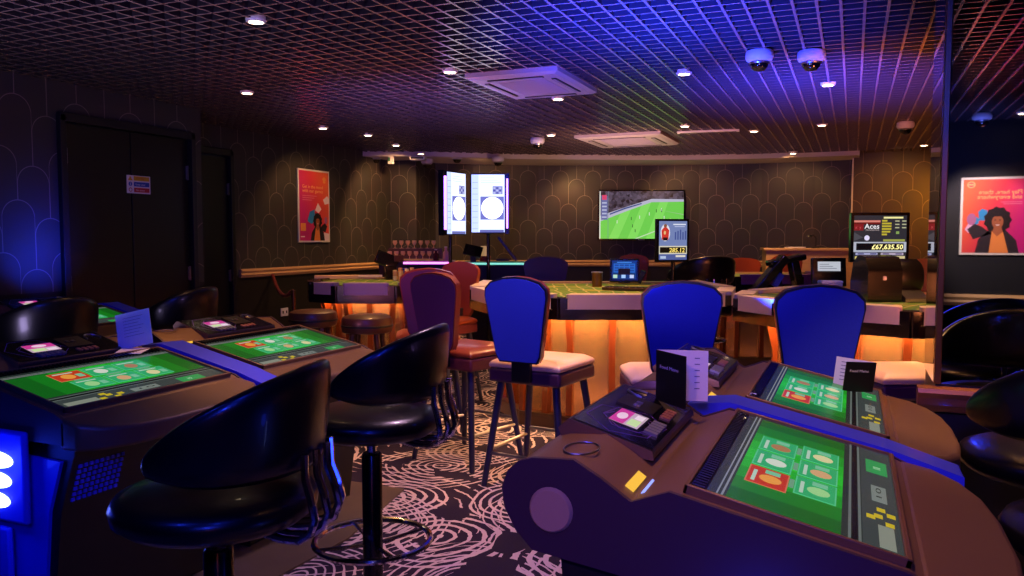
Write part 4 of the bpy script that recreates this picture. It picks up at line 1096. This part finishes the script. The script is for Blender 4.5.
def jackpot_paint(F, W, H):
    F.rect(0, 0, W, H, glow('#3a3c46', .55), 1)
    F.rect(0, .845*H, .50*W, .89*H, glow('#e08478', .9), 2); F.rect(0, .80*H, .5*W, .845*H, glow('#7a1c1c', .7), 2)
    F.rect(0, .66*H, .18*W, .80*H, glow('#8c1c24', .8), 2); F.text('x', .02*W, .70*H, .1*H, glow('#d05058', .9), 3); F.text('y', .10*W, .70*H, .1*H, glow('#d05058', .9), 3)
    F.text('Aces', .20*W, .70*H, .16*H, glow('#f0ecf0', 1), 3, .012, width=.28*W); F.text('PROGRESSIVE', .22*W, .655*H, .04*H, glow('#d8c8c8', .8), 3, width=.26*W)
    F.rect(.56*W, .93*H, .93*W, .97*H, glow('#f0e8a0', 1), 2)
    for i, w in enumerate((.10, .18, .18, .18, .16, .10)): F.rect(.53*W, (.86-.062*i)*H, (.53+w)*W, (.90-.062*i)*H, glow('#c8b838', .85), 2)
    for i in range(3):
        for j in range(2): F.rect((.78+.13*j)*W, (.86-.075*i)*H, (.86+.13*j)*W, (.885-.075*i)*H, glow('#c8c8a0', .8), 2)
    F.rect(.80*W, .58*H, .86*W, .64*H, glow('#90b060', .8), 2); F.rect(.56*W, .41*H, .97*W, .46*H, glow('#a8ac50', .8), 2)
    F.poly([(0, .42*H), (0, .62*H), (.18*W, .50*H)], glow('#5a5c66', .6), 2); F.disc(.25*W, .49*H, .05*W, .06*H, glow('#e0d8f8', 1), 3)
    F.rect(0, .17*H, W, .40*H, glow('#b8bccc', .9), 3); F.rect(.05*W, .21*H, .95*W, .37*H, glow('#10121c', .4), 4)
    F.text('\u00a367,635.50', .34*W, .235*H, .15*H, glow('#fff4a0', 1.3), 5, .02, .12, width=.60*W)
    F.rect(.04*W, .10*H, .46*W, .155*H, glow('#a8a8d0', .9), 3); F.rect(.52*W, .10*H, .95*W, .155*H, glow('#b8a8c0', .9), 3)
    for i in range(4): F.rect((.08+.24*i)*W, .115*H, (.20+.24*i)*W, .14*H, glow('#3c3c78', .8), 4)
    F.rect(.03*W, .0, .18*W, .07*H, glow('#e0cc70', .9), 3); F.rect(.78*W, .02*H, .98*W, .08*H, glow('#d8c890', .9), 3)
c = atD(880, 237.5, 6.1)
t = screen_obj('jackpot_display', 'square jackpot monitor with a yellow prize amount above the right gaming table', 'display screen', c, YAW-R(6), .385, .335, .05, .022, jackpot_paint)
pole(t, 0, .08, -c.z, -.1, .022)

def tablet_paint(F, W, H):
    F.rect(0, 0, W, H, glow('#123c78', .8), 1); F.rect(.06*W, .36*H, .94*W, .84*H, glow('#2c6cc8', .9), 2); F.rect(.2*W, .88*H, .8*W, .93*H, glow('#4c8ce0', .9), 2)
    for i in range(4):
        for j in range(3): F.rect((.10+.21*i)*W, (.42+.14*j)*H, (.27+.21*i)*W, (.51+.14*j)*H, glow('#1c4a98', .9), 3)
    for i in range(3): F.rect((.05+.34*i)*W, .06*H, (.22+.34*i)*W, .24*H, glow(['#b8dcc0', '#a8c8f0', '#c0ccf0'][i], 1), 3)
c = atZ(624, 284, .94); c.z = .95
t = thing('tablet_stand', 'black tablet with a glowing blue screen standing on the centre gaming table', 'tablet', c, YAW-R(10))
def slab(t, name, W, H, tilt, z0, painter, y=0, bez=.02, th=.02):
    mb = MB(); rot = Matrix.Rotation(tilt, 4, 'X'); rot.translation = (0, y, z0); mb.M = rot
    mb.box((0, th/2+.001, H/2), (W+2*bez, th, H+2*bez), M_gloss); c_ = mb.build('casing', t, bevel=.005)
    mb = MB(); mb.M = rot; F = Flat(mb, (-W/2, -.0006, 0), (1, 0, 0), (0, 0, 1), .0004); F.rect(0, 0, W, H, M_glassfr, 0); painter(F, W, H); mb.build('screen', t)
slab(t, 'tablet', .205, .165, R(-18), .03, tablet_paint)
mb = MB(); mb.prism([(0.0, 0), (.13, 0), (.05, .12), (.02, .12)], -.05, .05, M_black, 'x'); mb.build('stand', t, bevel=.003)
mb = MB(); mb.box((.14, .06, .05), (.05, .07, .11), M_gloss, Matrix.Rotation(R(25), 3, 'Y')); mb.build('card_reader', t, bevel=.006)
# wooden chip tray in front of it
t = thing('chip_tray', 'long wooden chip tray lying across the centre table in front of the tablet', 'chip tray', tuple(atZ(637, 289, .95).xy)+(.937,), R(-4))
mb = MB(); mb.box((0, 0, .012), (.52, .10, .022), M_dwood); mb.build('tray', t, bevel=.004)
mb = MB()
for i in range(10): mb.box((-.225+.05*i, 0, .026), (.036, .07, .006), mat('chip_slot', '#1a0e08', .5))
mb.build('slots', t)
# metal beaker
t = thing('dice_cup', 'small brass coloured cup beside the tablet on the centre table', 'cup', tuple(atZ(597, 285, .95).xy)+(.937,))
mb = MB(); mb.lathe([(0, 0), (.04, 0), (.044, .12), (.040, .12), (.036, .01), (0, .01)], M_brass, 24); mb.build('cup_body', t, smooth=True)
mb = MB(); mb.lathe([(.0445, .112), (.047, .116), (.0445, .121)], M_steel, 24); mb.build('cup_rim', t, smooth=True)

def tick_paint(F, W, H):
    F.rect(0, 0, W, H, glow('#14151c', .5), 1); F.rect(.05*W, .1*H, .95*W, .92*H, glow('#c8ccd8', .85), 2)
    for i in range(3): F.rect(.12*W, (.3+.18*i)*H, (.8-.15*i)*W, (.35+.18*i)*H, glow('#787c90', .7), 3)
c = Vector(tuple(atD(829, 282, 5.55).xy)+(.937,))
t = thing('dealer_monitor', 'small black monitor with a pale screen standing on the right gaming table', 'monitor', c, YAW-R(5))
mb = MB(); mb.box((0, .02, .155), (.23, .04, .20), M_gloss, Matrix.Rotation(R(-8), 3, 'X')); mb.build('casing', t, bevel=.005)
mb = MB(); rot = Matrix.Rotation(R(-8), 4, 'X'); rot.translation = (0, 0, 0); mb.M = rot
F = Flat(mb, (-.085, -.0215, .155), (1, 0, 0), (0, 0, 1), .0004); tick_paint(F, .17, .08); mb.build('screen', t)
mb = MB(); mb.box((0, .03, .03), (.10, .08, .07), M_black); mb.box((0, .03, .006), (.18, .13, .012), M_black); mb.build('foot', t, bevel=.004)
t = thing('card_box', 'small blue box on the right gaming table in front of the dealer monitor', 'box', Vector(tuple(atD(830, 288, 5.35).xy)+(.937,)), YAW)
mb = MB(); mb.box((0, 0, .055), (.14, .07, .11), mat('blue_card', '#4a5ac0', .5)); mb.build('box_body', t, bevel=.003)
mb = MB(); mb.box((0, 0, .100), (.144, .074, .012), mat('blue_card2', '#5a6ad0', .5)); mb.build('box_lid', t, bevel=.002)

# black ticket machine on the right table
c = Vector(tuple(atD(884, 296, 5.05).xy)+(.937,))
t = thing('card_shuffler', 'bulky black machine with a rounded hood on the right gaming table under the jackpot monitor', 'card machine', c, YAW)
mb = MB(); mb.prism([(-.13, 0), (.13, 0), (.13, .10), (.09, .20), (.02, .235), (-.08, .225), (-.13, .16)], -.16, .05, M_gloss, 'x'); mb.build('housing', t, bevel=.012, bseg=3)
mb = MB(); mb.lathe([(0, -.10), (.08, -.10), (.095, -.07), (.095, .08), (.08, .10), (0, .10)], M_leather, 28, (.12, .02, .12), axis='x'); mb.build('hood', t, smooth=True)
t.scale = (1, 1, 1.22)
mb = MB(); mb.box((-.06, -.133, .12), (.02, .006, .02), mat('pale_key', '#8a8a94', .4)); mb.build('button', t)
mb = MB(); mb.prism([(-.16, 0), (-.02, 0), (-.02, .07), (-.16, .02)], .06, .20, M_steel, 'x'); mb.build('card_slide', t, bevel=.004)
# folded black display stand between the tables
c = Vector(tuple(atD(778, 296, 6.7).xy)+(0,))
t = thing('folded_display_stand', 'two slanting black panels hinged at the top, standing between the far and right tables', 'display stand', c, YAW)
mb = MB(); mb.box((-.085, -.02, 1.02), (.07, .14, .40), M_gloss, Matrix.Rotation(R(40), 3, 'Y')); mb.build('left_panel', t, bevel=.01)
mb = MB(); mb.box((.145, 0, 1.02), (.07, .12, .30), M_gloss, Matrix.Rotation(R(-14), 3, 'Y')); mb.build('right_panel', t, bevel=.01)
mb = MB(); mb.box((.06, 0, 1.145), (.30, .16, .05), M_gloss, Matrix.Rotation(R(-12), 3, 'Y')); mb.build('top_panel', t, bevel=.014)
mb = MB(); mb.tube([(.02, .03, .0), (.02, .03, 1.13)], .022, M_black, 12); mb.lathe([(0, 0), (.2, 0), (.2, .015), (0, .03)], M_black, 24, (.02, .03, 0)); mb.build('post', t, smooth=True)
mb = MB(); mb.box((-.02, -.05, .98), (.05, .02, .12), mat('blue_panel', '#2a3ab0', .3), Matrix.Rotation(R(30), 3, 'Y')); mb.box((.03, -.05, .90), (.10, .03, .03), M_steel); mb.build('cash_slot', t)

# reception desk
c = Vector(tuple(atD(809, 260, 10.1).xy)+(0,))
t = thing('reception_desk', 'plain oak fronted reception desk in front of the curved wall at right', 'reception desk', c, YAW-R(12))
mb = MB(); mb.box((0, .25, .585), (1.04, .5, 1.17), M_oak); mb.build('carcass', t, bevel=.004)
mb = MB(); mb.box((0, .24, 1.185), (1.10, .56, .03), M_oak); mb.build('counter_top', t, bevel=.004)
mb = MB(); mb.box((0, .01, .05), (1.0, .04, .1), M_black); mb.build('kick_board', t)
c2_ = Vector(tuple(atD(805, 247, 10.3).xy)+(1.20,))
t = thing('desk_lamp', 'thin black bracket lamp standing on the reception desk', 'desk lamp', c2_, YAW)
mb = MB(); mb.tube([(.14, 0, .012), (.14, 0, .13), (.10, 0, .17), (.06, 0, .16)], .008, M_black, 8); mb.lathe([(0, 0), (.05, 0), (.05, .012), (0, .014)], M_black, 18, (.14, 0, 0)); mb.build('arm', t, smooth=True)
mb = MB(); mb.lathe([(.02, .03), (.045, 0)], M_black, 18, (.05, 0, .14)); mb.build('lamp_shade', t, smooth=True)
t = thing('paper_pad', 'white pad lying on the left of the reception desk', 'paper pad', Vector(tuple(atD(795, 247, 10.3).xy)+(1.201,)), YAW)
mb = MB(); mb.box((0, 0, .008), (.22, .15, .014), M_paperw); mb.box((0, .066, .017), (.22, .018, .004), M_black); mb.build('pad', t)

# bars and glassware at the back left
def counter(label, px, py, dd, w, z, topm, emit=None):
    c = Vector(tuple(atD(px, py, dd).xy)+(0,)); t = thing('bar_counter', label, 'bar counter', c, YAW)
    mb = MB(); mb.box((0, .2, z/2-.02), (w-.06, .36, z-.04), M_black); mb.build('cabinet', t, bevel=.004)
    mb = MB(); mb.box((0, .2, z-.02), (w, .44, .04), topm); mb.build('counter_top', t, bevel=.006)
    mb = MB(); mb.box((0, -.0235, z-.02), (w*.98, .006, .018), emit); mb.build('edge_light', t)
    return t
counter('low bar counter with a pink glowing edge behind the red chair tops', 428, 262, 8.35, .52, 1.09, mat('lilac_top', '#b89ad0', .3), mat('pink_edge', '#f0b0ff', .4, emit='#ff80f0', es=3))
counter('bar counter with a pale cyan edge under the upright display screens', 500, 263, 8.75, .80, 1.07, mat('cyan_top', '#8ac8b8', .3), mat('cyan_edge', '#b0ffe8', .4, emit='#90ffe0', es=.9))
c = Vector(tuple(atD(413, 262, 9.05).xy)+(0,))
t = thing('drinks_cabinet', 'wooden drinks shelf at the back left corner carrying rows of glasses', 'cabinet', c, YAW)
mb = MB(); mb.box((0, .16, .53), (.78, .30, 1.06), M_dwood); mb.build('carcass', t, bevel=.004)
mb = MB(); mb.box((0, .14, 1.075), (.84, .36, .03), M_oak); mb.build('top', t, bevel=.004)
mb = MB(); mb.box((0, .26, 1.15), (.62, .10, .12), M_dwood); mb.build('riser', t)
gm = thing('wine_glass', 'wine glass standing in the rows on the drinks cabinet', 'glass', (0, 0, 0), 0, 'rows of glasses on the drinks cabinet')
mb = MB(); mb.lathe([(0, 0), (.026, 0), (.024, .003), (.004, .006), (.003, .03), (.018, .045), (.027, .065), (.025, .09), (.022, .09), (.024, .065), (.015, .05), (0, .046)], mat('lit_glass', '#f0c8a8', .08, coat=.5), 18); mb.build('glass_body', gm, smooth=True)
Mrot = Matrix.Rotation(YAW, 3, 'Z'); k = 0
for row, (yy, zz, n_) in enumerate(((.05, 1.091, 8), (.26, 1.211, 7))):
    for i in range(n_):
        p = c+Mrot @ Vector((-.27+.075*i+.03*row, yy, 0)); p.z = zz
        if k == 0: gm.location = p
        else: copy_tree(gm).location = p
        k += 1
def bottle(label, p, m, h=.2, r=.03):
    t = thing('bottle', label, 'bottle', p)
    mb = MB(); mb.lathe([(0, 0), (r, 0), (r, h*.55), (r*.4, h*.72), (r*.4, h*.94), (0, h*.94)], m, 18); mb.build('bottle_body', t, smooth=True)
    mb = MB(); mb.lathe([(r*.45, h*.92), (r*.45, h), (0, h)], M_white, 14); mb.build('cap', t, smooth=True)
p = atD(446, 264, 8.45); bottle('small clear bottle with a white cap on the pink edged bar counter', (p.x, p.y, 1.091), mat('pink_bottle', '#d0a0b0', .1), .15, .035)
p = atD(436, 262, 8.5); bottle('squat dark red bottle on the pink edged bar counter', (p.x, p.y, 1.091), mat('wine_dark', '#4a1020', .2), .12, .03)
p = atD(485, 262, 8.9); t = thing('pillar_candle', 'cream candle in a dark red holder on the cyan edged counter', 'candle', (p.x, p.y, 1.071))
mb = MB(); mb.lathe([(0, 0), (.06, 0), (.065, .06), (.05, .06), (0, .05)], mat('red_holder', '#7a1c28', .3), 20); mb.build('holder', t, smooth=True)
mb = MB(); mb.lathe([(0, .05), (.048, .05), (.048, .17), (0, .17)], mat('cream_wax', '#e8d8b0', .5, emit='#ffc880', es=.3), 20); mb.build('wax', t, smooth=True)
p = atD(500, 268, 8.6); t = thing('slanted_sign_board', 'thin black board leaning to the right beside the upright display pole', 'sign board', (p.x, p.y+.15, 1.083), YAW)
mb = MB(); mb.box((.02, 0, .13), (.03, .14, .32), M_gloss, Matrix.Rotation(R(-38), 3, 'Y')); mb.build('board', t, bevel=.004)
mb = MB(); mb.box((-.03, 0, .01), (.14, .14, .02), M_black); mb.build('foot', t)
p = atD(467, 266, 8.6); t = thing('till_monitor', 'black till screen tipped back on the cyan edged counter', 'till', (p.x, p.y+.15, 1.071), YAW)
mb = MB(); mb.box((0, 0, .12), (.20, .02, .13), M_gloss, Matrix.Rotation(R(-30), 3, 'X') @ Matrix.Rotation(R(14), 3, 'Y')); mb.build('casing', t, bevel=.004)
mb = MB(); mb.box((0, .03, .035), (.06, .06, .07), M_black); mb.build('stand', t)

# on the left table: dealing terminal, chips, blue glass, cream dealer rail
Lc = Vector((-3.90, 6.06, 0)); Lr = Matrix.Rotation(YAW, 3, 'Z')
def onL(x, y, z=.937): p = Lc+Lr @ Vector((x, y, 0)); p.z = z; return p
t = thing('dealing_terminal', 'black angular terminal on a post at the back of the left gaming table', 'table terminal', onL(.06, .48), YAW+R(20))
mb = MB(); mb.box((0, 0, .07), (.10, .08, .14), M_gloss); mb.build('post', t, bevel=.005)
mb = MB(); mb.box((-.03, 0, .185), (.22, .04, .13), M_gloss, Matrix.Rotation(R(22), 3, 'Y')); mb.build('head', t, bevel=.012)
mb = MB(); mb.box((.08, -.01, .20), (.09, .05, .06), mat('brown_bits', '#4a2418', .4)); mb.build('card_slot', t, bevel=.005)
t = thing('tumbler', 'blue drinking glass behind the chip stacks on the left gaming table', 'glass', onL(.20, .40))
mb = MB(); mb.lathe([(0, 0), (.03, 0), (.036, .11), (.032, .11), (.027, .01), (0, .01)], mat('blue_glass', '#2434b0', .1, coat=.5), 20); mb.build('glass_body', t, smooth=True)
rnd = random.Random(5)
chipc = ['#e8c890', '#d89858', '#f0e0c0', '#c8703c', '#e8d8b0', '#d0a070']
for i in range(7):
    h = rnd.uniform(.04, .13); p = onL(.14+.05*(i % 4), .30-.055*(i//4))
    t = thing('chip_stack', ('tallest stack' if 0 else ['short cream', 'tan', 'pale', 'orange brown', 'ivory', 'sandy', 'small amber'][i])+' stack of gaming chips on the left table', 'chip stack', p, 0, 'stacks of chips on the left gaming table')
    mb = MB(); n_ = max(3, int(h/.011))
    for j in range(n_): mb.lathe([(0, .011*j), (.0195, .011*j), (.020, .011*j+.005), (.0195, .011*j+.0095), (0, .011*j+.0095)], mat('chip_'+chipc[(i+j//4) % 6][1:], chipc[(i+j//4) % 6], .5), 16)
    mb.build('chips', t)
t = thing('dealer_rail_board', 'cream edged board along the far left side of the left gaming table', 'table rail', onL(-.33, .36, .946), YAW+R(10))
mb = MB(); mb.box((0, 0, .02), (.58, .05, .038), M_oak); mb.build('board', t, bevel=.004); mb = MB(); mb.box((.22, -.03, .03), (.22, .02, .02), M_cream); mb.build('lip', t)
# printed mat on the cream end of the centre table
# rope barrier
a = Vector((-5.775, 6.95, .93)); b_ = onL(-.78, .1, .84)
t = thing('rope_barrier', 'sagging dark red rope hooked to the wall left of the gaming table', 'rope barrier', (0, 0, 0))
pts = [a+(b_-a)*(i/16)+Vector((0, 0, -.42*(i/16)*(1-i/16))) for i in range(17)]
mb = MB(); mb.tube(pts, .018, M_redrope, 10); mb.build('rope', t, smooth=True)
for e_, f_ in ((a, Vector((-.02, 0, .02))), (b_, Vector((.03, 0, .02)))):
    mb = MB(); mb.tube([e_, e_+f_], .014, M_brass, 8); mb.build('hook', t, smooth=True)
mb = MB(); mb.tube([b_+Vector((.03, 0, .02)), (b_.x+.03, b_.y, .03)], .02, M_brass, 12); mb.lathe([(0, 0), (.15, 0), (.15, .015), (.02, .03), (0, .03)], M_brass, 24, (b_.x+.03, b_.y, 0)); mb.build('post', t, smooth=True)
# socket on the wall
p = atZ(284, 312, 0); d_ = ray(284, 312); k_ = -5.799/d_.x; p = Vector((0, 0, CAMZ))+d_*k_
t = thing('wall_socket', 'small white power socket low on the dark left wall', 'socket', p, R(90))
mb = MB(); mb.box((0, -.006, 0), (.12, .012, .09), M_white); mb.build('plate', t, bevel=.003)
mb = MB(); mb.box((-.03, -.0125, 0), (.02, .002, .03), M_black); mb.box((.03, -.0125, 0), (.02, .002, .03), M_black); mb.build('holes', t)

# ------------------------------------------------------------------ light
W = bpy.data.worlds.new('world'); sc.world = W; W.use_nodes = True
W.node_tree.nodes['Background'].inputs[0].default_value = (.25, .2, .45, 1); W.node_tree.nodes['Background'].inputs[1].default_value = .02
BLUE = '#2038ff'
def area(name, loc, tgt, size, e, col, sy=None, spread=None):
    o = lamp('AREA', loc, e, col, name, size=size)
    if sy: o.data.shape = 'RECTANGLE'; o.data.size_y = sy
    if spread: o.data.spread = R(spread)
    return aim(o, tgt)
def spot(loc, tgt, e, ang=70, col=WARM, r_=.05, bl=.6): return aim(lamp('SPOT', loc, e, col, 'warm_spot', spot_size=R(ang), spot_blend=bl, shadow_soft_size=r_), tgt)
area('blue_stage_light', (.1, -1.0, 2.3), (-.5, 4.2, .9), .3, 46, BLUE)
area('blue_stage_light', (-1.6, .3, 2.3), (-2.5, 2.2, .8), .2, 9, BLUE)
area('blue_stage_light', (-.5, .5, 2.3), (-.2, 2.4, .8), .2, 7, BLUE)
# added unseen area lamps, without fittings, that brighten and tint the grid ceiling
area('blue_ceiling_fill', (-1.0, 2.8, .8), (-.95, 4.3, 2.6), .15, 75, BLUE, spread=56)
area('blue_ceiling_fill', (-.52, 4.75, .85), (-.35, 6.2, 2.6), .15, 60, BLUE, spread=56)
area('violet_ceiling_fill', (-3.0, 4.6, .9), (-3.0, 6.0, 2.5), .3, 20, '#8a70ff', spread=90)
area('pink_ceiling_fill', (-3.2, 3.6, .9), (-3.0, 5.6, 2.5), .2, 10, '#d06888', spread=100)
area('tinted_ceiling_fill', (-.3, 2.3, .95), (-1.3, 3.4, 2.5), .3, 14, '#a880e0', spread=120)
area('tinted_ceiling_fill', (-3.35, 1.7, .7), (-3.2, 3.2, 2.5),   .3, 17, '#a090c8', spread=110)
area('tinted_ceiling_fill', (.6, 4.4, 1.05), (.2, 7.0, 2.5), .3, 26, '#ff8850', spread=90)
area('tinted_ceiling_fill', (-2.2, 7.6, 1.05), (-2.4, 8.8, 2.5), .3, 16, '#ffc0a0', spread=100)
lamp('POINT', (-2.50, 1.60, .60), 1.6, BLUE, 'blue_led_spill', shadow_soft_size=.05)
lamp('POINT', (-.14, 1.34, .60), 1.3, BLUE, 'blue_led_spill', shadow_soft_size=.05)
# blue spill on the wall beside the door
area('blue_wall_light', (-4.65, 3.88, 1.0), (-5.2, 3.86, 1.3), .1, 2.6, BLUE, spread=70)
area('blue_ceiling_fill', (.9, -1.0, 1.2), (1.05, -1.8, 2.5), .15, 5, '#6070ff', spread=90)  # added unseen fill to brighten the dome camera reflected in the mirror
spot((-1.6, 8.3, 2.4), (-1.45, 7.8, 1.1), 50, 50)  # this and the next two: added unseen spots brightening far stool, chair, desk
spot((-1.3, 9.5, 2.4), (-1.17, 10.2, 1.0), 70, 50)
spot((-.9, 9.9, 2.4), (-.5, 10.7, .9), 60, 60)
# warm spots over the tables, the terminals and the back wall
spot((-1.5, 5.9, 2.4), (-1.8, 5.5, .9), 130, 90)
spot((-2.6, 6.4, 2.4), (-2.4, 6.2, .9), 60, 80)
spot((.3, 5.3, 2.4), (.2, 5.0, .9), 110, 80)
spot((-3.8, 6.0, 2.4), (-3.8, 5.8, .9), 110, 80)
spot((-.9, 8.6, 2.4), (-1.0, 8.6, .9), 60, 80)
for (x_, y_, tx, ty, e_) in ((-4.6, 9.5, -4.6, 10.7, 34), (-3.4, 10.3, -3.5, 11.3, 30), (-2.2, 10.8, -2.2, 11.8, 24), (-.8, 10.9, -.8, 11.9, 20), (.5, 10.4, .6, 11.5, 14)):
    spot((x_, y_, 2.35), (tx, ty, 1.3), e_, 110)
spot((-5.1, 8.6, 2.4), (-5.8, 9.2, 1.4), 60, 100)
spot((-5.0, 7.4, 2.4), (-5.8, 7.6, 1.3), 26, 100)
spot((-.5, -.7, 2.2), (-.30, 1.44, .75), 60, 42, '#ffa060')  # added unseen spot behind the camera, warms the near terminal side
spot((-.3, 1.9, 2.42), (-.3, 1.9, .8), 75, 64, '#ffb068')
spot((-.1, 2.9, 2.42), (.1, 2.9, .8), 40, 60, '#ffb068')
spot((-2.6, 3.1, 2.42), (-2.5, 3.0, .8), 75, 60, '#ffb068')
spot((.5, 2.5, 2.40), (.4, 3.12, .8), 110, 50)
spot((-1.2, 4.3, 2.42), (-1.35, 4.15, .7), 150, 36)
spot((-.5, 4.4, 2.42), (-.7, 4.1, .7), 90, 36)
spot((.1, 4.6, 2.42), (.22, 4.38, .7), 150, 34)
spot((1.0, 10.6, 1.9), (.7, 11.5, 1.5), 36, 110, '#ffa030')
spot((-1.5, 3.3, 2.42), (-1.5, 3.1, 0), 110, 80, '#e8b8e0')
spot((-2.0, 4.4, 2.42), (-2.0, 4.5, 0), 90, 75, '#ffb880')
spot((.7, -1.2, 2.4), (1.2, -2.3, 1.4), 220, 44, '#ffe0d8')

vs_ = sc.view_settings
sc.display_settings.display_device = 'sRGB'
vs_.view_transform = 'Standard'; vs_.look = 'None'; vs_.exposure = 0; vs_.gamma = 1; vs_.use_curve_mapping = False
sc.cycles.max_bounces = 8; sc.cycles.glossy_bounces = 5; sc.cycles.diffuse_bounces = 3
sc.cycles.sample_clamp_indirect = 4
